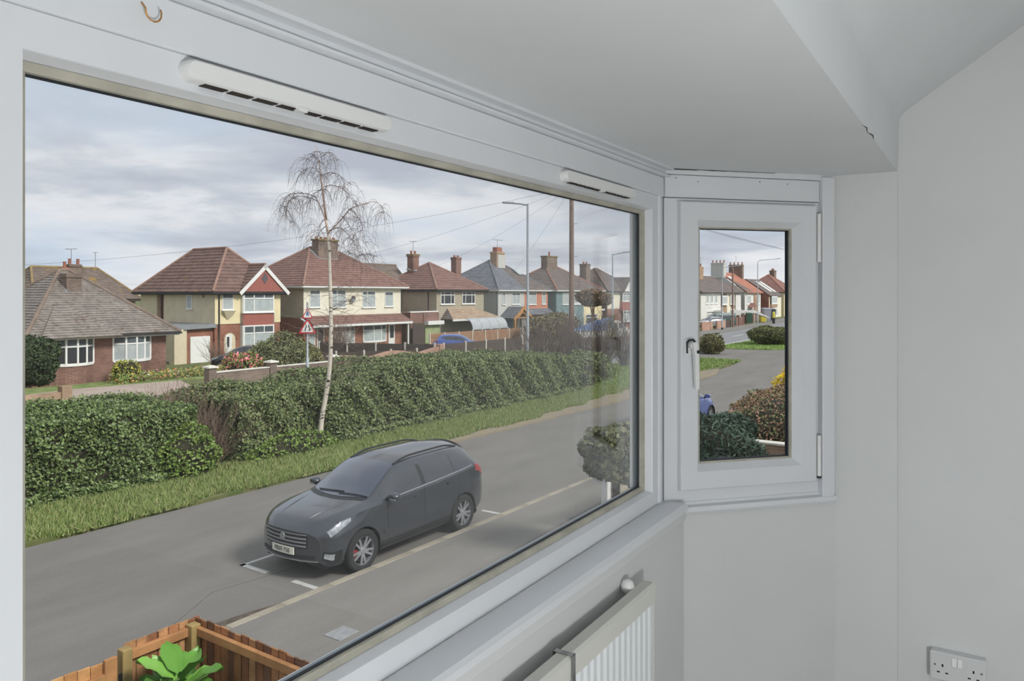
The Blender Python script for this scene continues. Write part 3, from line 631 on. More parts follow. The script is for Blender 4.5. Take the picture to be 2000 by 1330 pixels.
class House:
    def __init__(self, name, label, s, t, turn=0.0, z=0.0, cat='house', group=None):
        self.o = thing(name, label, cat, street(s, t, z), SRZ + RAD(turn), group)
    def part(self, name, mb, mat, parent=None, smooth=False, label=None):
        p = mb.build(name, mat, parent or self.o, smooth=smooth)
        if label: p['label'] = label
        return p
    def wall(self, x0, x1, y0, y1, z0, z1, mat, name='wall'): return self.part(name, MB().box(x0, x1, y0, y1, z0, z1), mat)
    def win(self, x0, x1, z0, z1, cols=(0.5,), transom=None, y=0.0, side=False, pane=None, sill=True, tcols=None, bar=0.06, name='window'):
        """window on a front face (or on the near side face when side): frame with bars, one pane for each light"""
        fb = MB(); d = 0.07; w = bar
        def bx(a, b, c, e, y0=-0.06, y1=0.02):
            if side: fb.box(y+y0, y+y1, a, b, c, e)
            else: fb.box(a, b, y+y0, y+y1, c, e)
        bx(x0, x1, z0, z0+w); bx(x0, x1, z1-w, z1); bx(x0, x0+w, z0+w, z1-w); bx(x1-w, x1, z0+w, z1-w)
        if sill: bx(x0-0.06, x1+0.06, z0-0.06, z0, -0.12, 0.02)
        xs = [x0] + [x0+(x1-x0)*c for c in cols] + [x1]
        zt = None if transom is None else z0+(z1-z0)*transom
        for c in xs[1:-1]: bx(c-w*0.45, c+w*0.45, z0+w, z1-w)
        if zt: bx(x0+w, x1-w, zt-w*0.45, zt+w*0.45)
        if tcols and zt:
            for c in tcols:
                xc = x0+(x1-x0)*c; bx(xc-w*0.35, xc+w*0.35, zt, z1-w)
        f = self.part(name, fb, white_pvc)
        rows = [(z0+w, z1-w)] if not zt else [(z0+w, zt-w*0.45), (zt+w*0.45, z1-w)]
        for r, (za, zb) in enumerate(rows):
            for a, b in zip(xs[:-1], xs[1:]):
                pb = MB()
                q = (a+w*0.45, b-w*0.45, za, zb)
                if side: pb.box(y-0.03, y-0.015, q[0], q[1], za, zb)
                else: pb.box(q[0], q[1], y-0.03, y-0.015, za, zb)
                pm = pane or (net_m if r == 0 else pane_m)
                self.part('pane', pb, pm, f)
        return f
    def bow(self, x0, x1, z0, z1, n=4, depth=0.45, y=0.0, transom=0.68, base=None, pane=None):
        """curved bay of n lights standing on a low wall"""
        pts = []
        for i in range(n+1):
            q = i/n; pts.append((x0+(x1-x0)*q, y - depth*math.sin(math.pi*(0.12+0.76*q))/1.0 + depth*math.sin(math.pi*0.12)))
        fb = MB(); w = 0.09
        def slab(za, zb, out): 
            poly = [(p[0], p[1]-out) for p in pts] + [(x1, y+0.05), (x0, y+0.05)]
            return MB().prism(poly, 'z', za, zb)
        f = None
        fb.prism([(p[0], p[1]-0.05) for p in pts] + [(x1, y+0.05), (x0, y+0.05)], 'z', z0-0.07, z0)
        fb.prism([(p[0], p[1]-0.05) for p in pts] + [(x1, y+0.05), (x0, y+0.05)], 'z', z1, z1+0.06)
        for p in pts: fb.box(p[0]-w/2, p[0]+w/2, p[1]-w/2, p[1]+w/2, z0, z1)
        zt = z0+(z1-z0)*transom
        for (a, b) in zip(pts[:-1], pts[1:]):
            for zz in (z0, zt-0.04, z1-0.07):
                fb.add([(a[0],a[1]-0.04,zz),(b[0],b[1]-0.04,zz),(b[0],b[1]+0.04,zz),(a[0],a[1]+0.04,zz),(a[0],a[1]-0.04,zz+0.08),(b[0],b[1]-0.04,zz+0.08),(b[0],b[1]+0.04,zz+0.08),(a[0],a[1]+0.04,zz+0.08)],
                       [(0,3,2,1),(4,5,6,7),(0,1,5,4),(1,2,6,5),(2,3,7,6),(3,0,4,7)])
        f = self.part('bay_window', fb, white_pvc)
        for (a, b) in zip(pts[:-1], pts[1:]):
            for za, zb, pm in ((z0+0.06, zt-0.03, pane or dark_pane), (zt+0.03, z1-0.05, pane_m)):
                self.part('pane', MB().add([(a[0],a[1]-0.01,za),(b[0],b[1]-0.01,za),(b[0],b[1]-0.01,zb),(a[0],a[1]-0.01,zb),(a[0],a[1]+0.02,za),(b[0],b[1]+0.02,za),(b[0],b[1]+0.02,zb),(a[0],a[1]+0.02,zb)],
                          [(0,1,2,3),(7,6,5,4),(0,4,5,1),(1,5,6,2),(2,6,7,3),(3,7,4,0)]), pm, f)
        if base: self.part('bay_wall', MB().prism([(p[0], p[1]-0.0) for p in pts] + [(x1, y+0.05), (x0, y+0.05)], 'z', -0.2, z0-0.07), base)
        return f
    def slope(self, el, er, rr, rl, mat, course=0.30, name='roof_slope', th=0.10):
        """one roof slope: eaves left/right, ridge right/left; laid in overlapping courses"""
        el, er, rr, rl = (Vector(p) for p in (el, er, rr, rl))
        up = ((rl+rr)/2 - (el+er)/2); n = max(2, int(up.length/course))
        nrm = (er-el).cross(up).normalized()
        if nrm.z < 0: nrm = -nrm
        m = MB(); st = 0.035
        for i in range(n):
            f0, f1 = i/n, (i+1)/n
            a = el.lerp(rl, f0); b = er.lerp(rr, f0); c = er.lerp(rr, f1); d = el.lerp(rl, f1)
            m.add([a+nrm*st, b+nrm*st, c, d, a-nrm*0.01, b-nrm*0.01], [(0, 1, 2, 3), (4, 5, 1, 0)])
        m.add([el-nrm*th, er-nrm*th, rr-nrm*th*0.2, rl-nrm*th*0.2, el, er, rr, rl], [(0,1,2,3), (0,4,5,1), (1,5,6,2), (3,7,4,0)])
        return self.part(name, m, mat)
    def ridge(self, pts, mat, r=0.11, name='ridge_tiles'):
        return self.part(name, MB().tube([(p[0], p[1], p[2]+0.02) for p in pts], r, 8), mat)
    def hip(self, x0, x1, y0, y1, ze, zr, mat, gut=None, ov=0.35, course=0.30, inset=None, rmat=None, mats=None, gutter=True, sides='fblr', along='x', fascia=white_pvc):
        """hipped roof over a rectangle; mats may give each slope its own tiles"""
        X0, X1, Y0, Y1 = x0-ov, x1+ov, y0-ov, y1+ov; mats = mats or {}
        if along == 'x':
            i = inset if inset is not None else min((Y1-Y0)/2, (X1-X0)/2); ym = (Y0+Y1)/2
            A, B = (X0+i, ym, zr), (X1-i, ym, zr)
            if A[0] > B[0]: A = B = ((X0+X1)/2, ym, zr)
            F, Bk, L, R = ((X0,Y0,ze),(X1,Y0,ze),B,A), ((X1,Y1,ze),(X0,Y1,ze),A,B), ((X0,Y1,ze),(X0,Y0,ze),A,A), ((X1,Y0,ze),(X1,Y1,ze),B,B)
            hips = [((X0,Y0,ze),A), ((X0,Y1,ze),A), ((X1,Y0,ze),B), ((X1,Y1,ze),B)]
        else:
            i = inset if inset is not None else min((X1-X0)/2, (Y1-Y0)/2); xm = (X0+X1)/2
            A, B = (xm, Y0+i, zr), (xm, Y1-i, zr)
            F, Bk, L, R = ((X0,Y0,ze),(X1,Y0,ze),A,A), ((X1,Y1,ze),(X0,Y1,ze),B,B), ((X0,Y1,ze),(X0,Y0,ze),A,B), ((X1,Y0,ze),(X1,Y1,ze),B,A)
            hips = [((X0,Y0,ze),A), ((X1,Y0,ze),A), ((X0,Y1,ze),B), ((X1,Y1,ze),B)]
        for k, q in (('f', F), ('b', Bk), ('l', L), ('r', R)):
            if k in sides: self.slope(*q, mats.get(k, mat), course)
        rm = rmat or ridge_m
        for a, b in hips: self.ridge([a, b], rm, 0.10, 'hip_tiles')
        if A != B: self.ridge([A, B], rm)
        if gutter:
            g = MB(); g.box(X0-0.06, X1+0.06, Y0-0.09, Y0+0.02, ze-0.13, ze-0.02); g.box(X0-0.09, X0+0.02, Y0, Y1, ze-0.13, ze-0.02); g.box(X1-0.02, X1+0.09, Y0, Y1, ze-0.13, ze-0.02)
            self.part('gutter', g, gut or gutter_m)
            self.part('soffit', MB().box(X0+0.03, X1-0.03, Y0+0.03, Y1-0.03, ze-0.20, ze-0.10), fascia)
        return A, B
    def chimney(self, x, y, w, d, z0, z1, mat, pots=2, pot_h=0.35, cap=None, flash=True, name='chimney', band=True):
        m = MB().box(x-w/2, x+w/2, y-d/2, y+d/2, z0, z1)
        if band: m.box(x-w/2-0.06, x+w/2+0.06, y-d/2-0.06, y+d/2+0.06, z1-0.22, z1-0.08)
        c = self.part(name, m, mat)
        if cap: self.part('cap', MB().box(x-w/2-0.09, x+w/2+0.09, y-d/2-0.09, y+d/2+0.09, z1-0.08, z1+0.06), cap, c)
        for i in range(pots):
            px = x + (0 if pots == 1 else (i/(pots-1)-0.5)*(w-0.3)) if w >= d else x
            py = y if w >= d else y + (0 if pots == 1 else (i/(pots-1)-0.5)*(d-0.3))
            self.part('pot', MB().lathe([(0, z1), (0.13, z1), (0.11, z1+pot_h*0.8), (0.13, z1+pot_h*0.85), (0.13, z1+pot_h), (0, z1+pot_h)], 10, px, py), pot_red, c)
        return c
    def flashing(self, pts, w=0.16):
        self.part('flashing', MB().tube(pts, w/2, 4), lead_m)
    def aerial(self, x, y, z0, h=1.0, turn=0.4):
        m = MB().tube([(x, y, z0), (x, y, z0+h)], 0.022, 5)
        dx, dy = math.cos(turn), math.sin(turn)
        m.tube([(x-0.55*dx, y-0.55*dy, z0+h-0.05), (x+0.55*dx, y+0.55*dy, z0+h+0.05)], 0.016, 4)
        for k in range(7):
            q = -0.5+k/6; m.tube([(x+q*dx-0.16*dy, y+q*dy+0.16*dx, z0+h+0.05*q), (x+q*dx+0.16*dy, y+q*dy-0.16*dx, z0+h+0.05*q)], 0.012, 4)
        self.part('aerial', m, iron)
    def pipe(self, pts, r=0.05, mat=None): self.part('drainpipe', MB().tube(pts, r, 6), mat or gutter_m)

# ---------- bungalow
h = House('bungalow', 'low brown-roofed brick bungalow with two white bow windows', 17.9, 41.2)
h.wall(0, 7.1, 0, 8.6, -0.3, 2.45, brick_brown)
A, B = h.hip(0, 7.1, 0, 8.6, 2.48, 5.95, roof_old, ov=0.55, course=0.2, rmat=ridge_old, inset=3.85)
h.bow(0.95, 3.0, 0.98, 2.36, n=4, depth=0.75, base=brick_brown)
h.bow(4.05, 6.15, 0.98, 2.36, n=4, depth=0.75, base=brick_brown, pane=net_m)
h.chimney(3.3, 3.0, 0.8, 0.75, 3.6, 5.75, brick_dull, pots=0)
h.flashing([(2.9, 3.45, 5.25), (2.9, 2.55, 4.7), (3.3, 2.5, 4.45), (3.75, 2.55, 4.6)])
h.wall(-3.2, 0, 1.2, 8.6, -0.3, 2.4, brick_brown)
h.slope((-3.7, 0.6, 2.45), (0.4, 0.6, 2.45), (0.4, 4.6, 5.4), (-1.0, 4.6, 5.4), roof_old, 0.2)
# front projection of the roof over the first bow window
h.slope((0.0, -0.95, 2.40), (4.2, -0.75, 2.40), (2.2, 1.2, 4.0), (1.6, 1.2, 4.0), roof_old, 0.2, 'porch_slope')

# ---------- brick house behind the bungalow
h = House('brick_house', 'red brick house with mossy brown roof behind the bungalow', 27.3, 62.0)
h.wall(0, 7.6, 0, 7.5, -0.3, 4.15, brick_red)
h.hip(0, 7.6, 0, 7.5, 4.2, 6.75, roof_oldmoss, ov=0.4, course=0.25, inset=1.6, rmat=M('mossy_ridge', (146, 128, 92), rough=0.9, var=0.15))
h.win(5.55, 6.75, 3.0, 4.0, (0.5,)); h.win(7.1, 7.55, 2.9, 3.9, ())
h.chimney(3.2, 2.6, 0.55, 0.55, 5.6, 6.75, brick_red, pots=1, pot_h=0.45)
h.chimney(4.4, 3.6, 0.95, 0.6, 5.8, 7.05, brick_dull, pots=2, pot_h=0.45); h.aerial(4.2, 3.6, 7.3, 1.0); h.aerial(6.2, 3.7, 6.7, 1.4, 1.0)

# ---------- detached cream house with a gabled front
h = House('gabled_house', 'cream house with a red gable bearing a dark diamond', 32.1, 47.0)
D = 9.3
h.wall(0, 5.55, 0, 6.2, 2.55, 4.72, render_cream, 'upper_wall'); h.wall(0.3, 5.55, 6.2, 7.1, -0.2, 4.72, brick_red); h.wall(0, 5.55, 7.1, D, -0.2, 4.72, render_cream)
h.wall(0.01, 5.54, 0.02, 6.2, -0.3, 2.55, brick_red, 'lower_wall')
for a_, b_ in ((0.0, 2.05), (4.75, 5.56)): h.part('front_render', MB().box(a_, b_, -0.03, 0.03, 2.50, 4.70), render_yellow)
h.hip(0, 5.55, 0, D, 4.76, 8.0, roof_brown, ov=0.42, along='y', course=0.33, rmat=ridge_m, inset=3.0, fascia=gutter_m)
# two-storey bay under the gable
for a_, b_ in ((-0.2, 0.68), (2.36, 3.26)): h.part('bay_panel', MB().box(2.05, 4.78, -0.30, 0.1, a_, b_), red_panel)
for a_, b_ in ((2.05, 2.12), (4.70, 4.78)): h.part('bay_post', MB().box(a_, b_, -0.3, 0.1, 0.68, 4.7), white_pvc)
h.win(2.10, 4.74, 0.70, 2.36, (0.34,), 0.66, y=-0.28, tcols=(0.67,), bar=0.10)
h.win(2.10, 4.74, 3.28, 4.68, (0.34,), 0.72, y=-0.28, tcols=(0.67,), bar=0.10)
gz0, gx0, gx1, gr = 4.76, 1.75, 5.95, 6.75; gm = (gx0+gx1)/2
h.part('gable_wall', MB().prism([(gx0+0.2, gz0), (gx1-0.2, gz0), (gm, gr-0.25)], 'y', -0.42, -0.30), red_panel)
for q0, q1 in (((gx0-0.12, gz0-0.05), (gm, gr)), ((gm, gr), (gx1+0.12, gz0-0.05))):
    dx, dz = q1[0]-q0[0], q1[1]-q0[1]; L = math.hypot(dx, dz); nx, nz = -dz/L*0.26, dx/L*0.26
    h.part('bargeboard', MB().prism([q0, q1, (q1[0]-nx, q1[1]-nz), (q0[0]-nx, q0[1]-nz)], 'y', -0.52, -0.44), white_pvc)
h.part('diamond', MB().prism([(gm, 5.35), (gm+0.28, 5.75), (gm, 6.15), (gm-0.28, 5.75)], 'y', -0.445, -0.41), dark_diamond)
h.slope((gx0-0.1, 2.6, gz0), (gx0-0.1, -0.48, gz0), (gm, -0.48, gr), (gm, 3.0, gr), roof_brown, 0.33, 'gable_slope')
h.slope((gx1+0.1, -0.48, gz0), (gx1+0.1, 2.6, gz0), (gm, 3.0, gr), (gm, -0.48, gr), roof_brown, 0.33, 'gable_slope')
h.ridge([(gm, -0.48, gr), (gm, 2.6, gr)], ridge_m)
h.win(0.55, 1.45, 3.50, 4.62, (), 0.72, y=-0.03)
h.part('oriel_base', MB().add([(0.5,-0.03,3.42),(1.5,-0.03,3.42),(1.0,-0.03,2.75),(0.5,-0.35,3.42),(1.5,-0.35,3.42)], [(0,1,4,3),(3,4,2),(0,3,2),(1,2,4),(0,2,1)]), render_cream)
h.win(2.6, 3.25, 3.55, 4.55, (), None, y=0.0, side=True)
h.pipe([(0.30, -0.09, 4.68), (0.30, -0.09, 0)]); h.pipe([(-0.02, 6.4, 4.6), (-0.02, 6.4, 2.4)], 0.06)
h.part('air_vent', MB().box(-0.03, 0.02, 1.2, 1.36, 4.35, 4.6), brick_dull)
# porch arch and recessed door
arch = [(0.75, -0.1), (0.75, 1.45)] + [(1.2-0.45*math.cos(q), 1.45+0.45*math.sin(q)) for q in np.linspace(0.2, math.pi-0.2, 9)] + [(1.65, 1.45), (1.65, -0.1)]
h.part('porch_recess', MB().prism(arch, 'y', -0.02, 0.03), render_cream)
d = h.part('front_door', MB().bbox(0.85, 1.35, -0.05, -0.01, 0, 1.75, 0.01), door_white)
h.part('door_glass', MB().box(0.95, 1.12, -0.06, -0.045, 0.9, 1.6), dark_pane, d)
ring = MB().prism([(1.2-0.62*math.cos(q), 1.45+0.62*math.sin(q)) for q in np.linspace(0, math.pi, 13)] + [(1.2-0.45*math.cos(q), 1.45+0.45*math.sin(q)) for q in np.linspace(math.pi, 0, 13)], 'y', -0.05, 0.02)
h.part('brick_arch', ring, brick_red)
# side garage with flat lead roof
h.wall(-1.9, 0, 0.35, 6.0, -0.3, 2.2, render_cream, 'garage_wall'); h.part('garage_front', MB().box(-2.0, 0.02, 0.2, 0.4, -0.3, 2.15), brick_red)
h.part('garage_door', MB().bbox(-1.75, -0.25, 0.12, 0.22, -0.1, 1.72, 0.02), white_pvc)
h.part('garage_roof', MB().prism([(-2.35, 2.22), (0.1, 2.28), (0.1, 2.55), (-2.2, 2.36)], 'y', -0.1, 6.2), lead_m)
h.part('boundary_wall', MB().box(-3.0, -2.1, 0.0, 0.6, -0.3, 2.25), render_cream)

# ---------- ivory semi-detached pair
h = House('semi_detached_pair', 'ivory semi-detached pair with red lower walls and long red porch roof', 39.9, 47.0)
h.wall(0, 11.1, 0, 8.6, 2.75, 5.2, render_ivory, 'upper_wall'); h.part('side_render', MB().box(-0.02, 0.05, 0.03, 8.6, 2.75, 5.18), render_beige); h.wall(0, 11.1, 0.02, 8.6, -0.3, 2.75, brick_red, 'lower_wall')
h.hip(0, 11.1, 0, 8.6, 5.24, 8.55, roof_redbrown, gut=white_pvc, ov=0.4, course=0.33)
h.chimney(5.2, 3.4, 2.2, 0.8, 7.3, 9.2, brick_dull, pots=5, pot_h=0.25, cap=moss_cap, band=False)
h.flashing([(4.0, 3.9, 8.35), (4.1, 2.95, 7.55), (6.3, 2.95, 7.55), (6.4, 3.9, 8.3)], 0.2)
h.win(0.55, 1.62, 3.55, 4.92, (), 0.74); h.win(2.85, 4.35, 3.5, 4.92, (0.36,), 0.74); h.win(6.2, 7.75, 3.45, 4.85, (0.38,), 0.76); h.win(8.9, 9.95, 3.5, 4.82, (), 0.72)
h.part('porch_fascia', MB().box(0.1, 11.45, -1.0, -0.88, 2.0, 2.2), white_pvc)
h.slope((0.1, -1.0, 2.18), (11.5, -1.0, 2.18), (11.0, 0.0, 2.88), (0.1, 0.0, 2.88), roof_redbrown, 0.25, 'porch_slope')
h.part('porch_beam', MB().box(9.0, 11.4, -0.95, -0.0, 1.98, 2.1), white_pvc)
h.win(0.5, 1.1, 0.5, 1.95, (), None, y=-0.0); h.win(1.3, 2.0, 0.2, 2.0, (), None, name='glazed_door', pane=dark_pane)
h.bow(2.75, 5.3, 0.55, 1.95, n=3, depth=0.6, base=brick_red, pane=net_m, transom=0.70)
h.bow(6.35, 9.05, 0.55, 1.95, n=3, depth=0.6, base=brick_red, pane=net_m, transom=0.70)
d = h.part('front_door', MB().bbox(9.35, 10.15, -0.06, 0.0, 0.05, 2.0, 0.02), door_white); h.part('door_glass', MB().box(9.52, 9.98, -0.075, -0.055, 0.75, 1.85), dark_pane, d)
h.part('porch_post', MB().box(11.0, 11.12, -0.85, -0.73, 0, 2.0), white_pvc)
h.pipe([(11.0, -0.06, 5.1), (11.0, -0.06, 2.9)])
h.part('satellite_dish', MB().lathe([(0, 0.06), (0.12, 0.04), (0.26, -0.04), (0.24, -0.03), (0.1, 0.03), (0, 0.045)], 14, 4.95, -0.25, 4.2, 'y'), iron)

# ---------- greige house with tan porch
h = House('hipped_house', 'greige pebbledashed house with red-brown hipped roof and tan porch roof', 55.8, 47.0)
h.wall(0, 7.45, 0, 8.2, -0.3, 5.0, render_greige); h.hip(0, 7.45, 0, 8.2, 5.02, 7.75, roof_redbrown, ov=0.35, course=0.33, fascia=gutter_m)
h.wall(-4.0, 0.5, 4.5, 11.0, 2.0, 5.0, render_greige, 'wing_wall'); h.slope((-4.15, 4.2, 5.0), (1.5, 4.2, 5.0), (3.2, 8.2, 7.55), (-4.15, 8.2, 7.55), roof_oldmoss, 0.33, 'wing_slope')
h.ridge([(-4.1, 8.2, 7.55), (3.2, 8.2, 7.55)], ridge_old)
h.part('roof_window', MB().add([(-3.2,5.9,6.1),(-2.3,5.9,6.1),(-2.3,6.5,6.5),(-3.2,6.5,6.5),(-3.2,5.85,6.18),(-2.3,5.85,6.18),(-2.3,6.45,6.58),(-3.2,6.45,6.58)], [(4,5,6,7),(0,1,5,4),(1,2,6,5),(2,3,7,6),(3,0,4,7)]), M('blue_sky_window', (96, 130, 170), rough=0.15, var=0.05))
h.chimney(2.5, 5.2, 0.85, 0.8, 6.0, 8.55, brick_brown, pots=2, pot_h=0.4, cap=moss_cap); h.aerial(2.5, 5.2, 8.9, 1.0, 0.2); h.flashing([(2.0, 5.6, 7.1), (2.2, 4.7, 6.9), (3.0, 4.75, 7.0), (3.2, 5.4, 7.5)], 0.2)
h.chimney(8.2, 4.2, 0.85, 0.7, 4.8, 8.5, brick_brown, pots=2, pot_h=0.2)
for x0 in (0.55, 3.85): h.win(x0, x0+2.1, 3.6, 4.85, (0.26, 0.74), 0.72, bar=0.08, pane=dark_pane)
h.slope((0.6, -1.5, 2.2), (8.5, -1.5, 2.2), (5.9, 0.0, 3.2), (1.6, 0.0, 3.2), roof_tan, 0.25, 'porch_slope'); h.slope((0.6, 0.0, 2.2), (0.6, -1.5, 2.2), (1.6, 0.0, 3.2), (1.6, 0.0, 3.2), roof_dull, 0.25, 'porch_slope'); h.part('porch_fascia', MB().box(0.6, 8.5, -1.55, -1.42, 2.02, 2.2), white_pvc)
for x in (7.0, 8.3): h.part('porch_post', MB().box(x, x+0.12, -1.45, -1.33, 0, 2.05), gutter_m)
h.wall(-3.9, 0, -0.2, 5.0, -0.3, 2.9, brick_brown, 'garage_wall'); h.part('garage_canopy', MB().box(-2.0, 0.3, -0.7, -0.15, 1.75, 2.1), white_pvc); h.part('garage_pantile_strip', MB().box(-2.2, 0.0, -0.3, 0.1, 2.12, 2.85), roof_redbrown)
h.part('garage_door', MB().bbox(-1.95, 0.15, -0.3, -0.18, 0, 1.75, 0.02), M('green_garage_door', (158, 168, 126), rough=0.7, var=0.1, scale=1.5)); h.part('garage_coping', MB().box(-3.95, 0.0, -0.25, 0.1, 2.9, 3.02), render_white)
h.pipe([(-0.06, 1.0, 4.9), (-0.06, 1.0, 3.0)])

# ---------- slate-roofed pair, grey half and orange half
h = House('slate_roofed_pair', 'grey and orange rendered pair with half its roof in blue-grey slate', 65.8, 47.0)
h.wall(0, 5.0, 0, 8.6, -0.3, 5.0, render_grey); h.wall(5.0, 9.9, 0, 8.6, -0.3, 5.0, render_orange)
A, B = h.hip(0, 9.9, 0, 8.6, 5.04, 8.35, roof_slate, gut=white_pvc, ov=0.35, course=0.28, mats={'r': roof_dull}, sides='lr', rmat=roof_slate)
X0, X1, Y0, Y1 = -0.35, 10.25, -0.35, 8.95; xm = 4.95
h.slope((X0, Y0, 5.04), (xm, Y0, 5.04), (xm, A[1], 8.35), A, roof_slate, 0.28); h.slope((xm, Y0, 5.04), (X1, Y0, 5.04), B, (xm, A[1], 8.35), roof_dull, 0.28); h.slope((X1, Y1, 5.04), (X0, Y1, 5.04), A, B, roof_dull, 0.28)
h.slope((-1.2, 5.0, 5.0), (0.5, 5.0, 5.0), (2.5, 9.0, 7.4), (-1.2, 9.0, 7.4), roof_slate, 0.28, 'wing_slope')
c = h.chimney(4.9, 3.6, 1.5, 0.9, 7.0, 9.35, brick_tan, pots=0, band=True); h.part('render_face', MB().box(4.35, 5.75, 3.1, 3.2, 7.0, 9.0), render_grey, c); h.part('pot_stack', MB().box(4.4, 5.4, 3.3, 3.9, 9.35, 9.85), pot_red, c); h.aerial(4.9, 3.6, 9.8, 0.9, 2.6)
h.flashing([(5.8, 3.1, 7.4), (6.1, 3.9, 7.9)], 0.25)
h.part('roof_window', MB().add([(6.7,1.9,6.75),(7.5,1.9,6.75),(7.5,2.9,7.45),(6.7,2.9,7.45),(6.7,1.85,6.85),(7.5,1.85,6.85),(7.5,2.85,7.55),(6.7,2.85,7.55)], [(4,5,6,7),(0,1,5,4),(1,2,6,5),(2,3,7,6),(3,0,4,7)]), net_m)
h.win(0.75, 1.3, 3.45, 4.75, (), 0.74); h.win(2.55, 4.1, 3.45, 4.75, (0.5,), 0.74); h.win(5.85, 7.4, 3.4, 4.75, (), 0.76); h.win(8.6, 9.4, 3.4, 4.75, (), 0.74)
h.slope((4.0, -0.9, 2.3), (10.2, -0.9, 2.3), (10.0, 0.0, 2.95), (4.0, 0.0, 2.95), roof_slate, 0.25, 'porch_slope')
h.win(4.0, 4.95, 0.35, 2.0, (0.33, 0.66), 0.72, y=-0.3); h.win(5.8, 8.9, 0.35, 2.0, (0.33, 0.66), 0.72, y=-0.3)
# oak porch with steep gable
h.slope((0.1, 0.2, 2.05), (0.1, -1.9, 2.05), (2.0, -1.9, 3.25), (2.0, 0.2, 3.25), roof_slate, 0.2, 'porch_slope'); h.slope((3.9, -1.9, 2.05), (3.9, 0.2, 2.05), (2.0, 0.2, 3.25), (2.0, -1.9, 3.25), roof_slate, 0.2, 'porch_slope')
for q0, q1 in (((0.1, 2.0), (2.0, 3.3)), ((2.0, 3.3), (3.9, 2.0))):
    dx, dz = q1[0]-q0[0], q1[1]-q0[1]; L = math.hypot(dx, dz); nx, nz = -dz/L*0.28, dx/L*0.28
    h.part('bargeboard', MB().prism([q0, q1, (q1[0]-nx, q1[1]-nz), (q0[0]-nx, q0[1]-nz)], 'y', -1.98, -1.86), timber_orange)
for x in (0.45, 3.35): h.part('porch_post', MB().box(x, x+0.22, -1.85, -1.63, 0, 2.1), timber_orange)
h.part('porch_brace', MB().tube([(1.0, -1.8, 2.1), (2.0, -1.8, 2.7), (3.0, -1.8, 2.1)], 0.09, 6).box(0.6, 3.4, -1.85, -1.7, 2.02, 2.16), timber_orange)
h.part('porch_side', MB().box(0.45, 0.6, -1.6, 0.0, 0, 1.9), door_blue)
d = h.part('front_door', MB().bbox(1.5, 2.55, -0.1, 0.02, 0.05, 1.95, 0.02), door_white); h.part('door_glass', MB().box(1.75, 2.3, -0.12, -0.09, 0.5, 1.75), dark_pane, d)
h.pipe([(-0.06, 0.1, 4.9), (-0.06, 0.1, 0)], 0.06, iron)

# ---------- teal and cream pair
h = House('teal_cream_pair', 'pair painted teal on one half and cream on the other', 77.6, 47.0)
h.wall(0, 6.6, 0, 8.4, -0.3, 5.0, render_teal); h.wall(6.6, 11.4, 0, 8.4, -0.3, 5.0, render_yellow)
h.hip(0, 11.4, 0, 8.4, 5.05, 8.0, roof_dull, gut=white_pvc, ov=0.35, course=0.3, rmat=ridge_red)
h.chimney(4.9, 4.0, 2.4, 0.9, 6.9, 9.3, brick_dull, pots=1, pot_h=0.6, cap=moss_cap, band=False); h.flashing([(3.7, 3.5, 7.6), (4.4, 3.45, 7.3), (6.1, 3.45, 7.3)], 0.25); h.aerial(6.0, 4.0, 8.6, 0.8)
h.chimney(8.4, 6.5, 0.8, 0.8, 6.2, 8.2, brick_red, pots=1, pot_h=0.25)
h.win(1.4, 2.8, 3.3, 4.7, (0.5,), None); h.win(3.9, 5.9, 3.3, 4.7, (0.62,), None, bar=0.12); h.win(8.9, 10.5, 3.9, 4.7, (0.5,), None)
h.bow(1.2, 4.4, 0.7, 2.0, n=3, depth=0.6, base=brick_red); h.bow(7.2, 10.2, 0.7, 2.0, n=3, depth=0.6, base=brick_red)

# ---------- red brick house with white gable
h = House('white_gabled_house', 'red brick house with cream upper wall and small white gable', 90.6, 47.0)
h.wall(0, 9.0, 0, 8.4, 2.6, 4.9, render_ivory, 'upper_wall'); h.wall(0.02, 8.98, 0.02, 8.4, -0.3, 2.6, brick_red, 'lower_wall'); h.part('side_brick', MB().box(-0.03, 0.05, 0.05, 8.4, -0.3, 4.85), brick_dull)
h.hip(0, 9.0, 0, 8.4, 4.92, 8.1, roof_dull, ov=0.35, course=0.3, rmat=ridge_old)
h.chimney(-0.3, 3.2, 1.1, 1.0, 0, 8.6, brick_dull, pots=2, pot_h=0.3)
h.part('gable_wall', MB().prism([(3.9, 4.9), (8.2, 4.9), (6.05, 6.75)], 'y', -0.5, -0.35), white_pvc)
h.slope((3.7, 3.0, 4.85), (3.7, -0.6, 4.85), (6.05, -0.6, 6.9), (6.05, 3.4, 6.9), roof_dull, 0.3, 'gable_slope'); h.slope((8.4, -0.6, 4.85), (8.4, 3.0, 4.85), (6.05, 3.4, 6.9), (6.05, -0.6, 6.9), roof_dull, 0.3, 'gable_slope')
h.part('bay_panel', MB().box(3.6, 7.2, -0.4, 0.05, 2.35, 3.5), red_panel)
h.win(3.7, 7.1, 3.55, 4.75, (0.33, 0.66), 0.72, y=-0.35, bar=0.1); h.win(3.9, 7.0, 0.8, 2.3, (0.33, 0.66), 0.72, y=-0.35, bar=0.1)
h.part('lean_to', MB().prism([(-1.1, 2.75), (-0.1, 3.4), (-0.1, 3.2), (-1.1, 2.6)], 'y', 0.5, 5.0), roof_dull); h.part('lean_to_fascia', MB().box(-1.15, 0.0, 0.35, 0.5, 2.4, 2.62), white_pvc); h.wall(-1.05, 0, 0.6, 5.0, -0.3, 2.6, brick_dull, 'lean_to_wall')

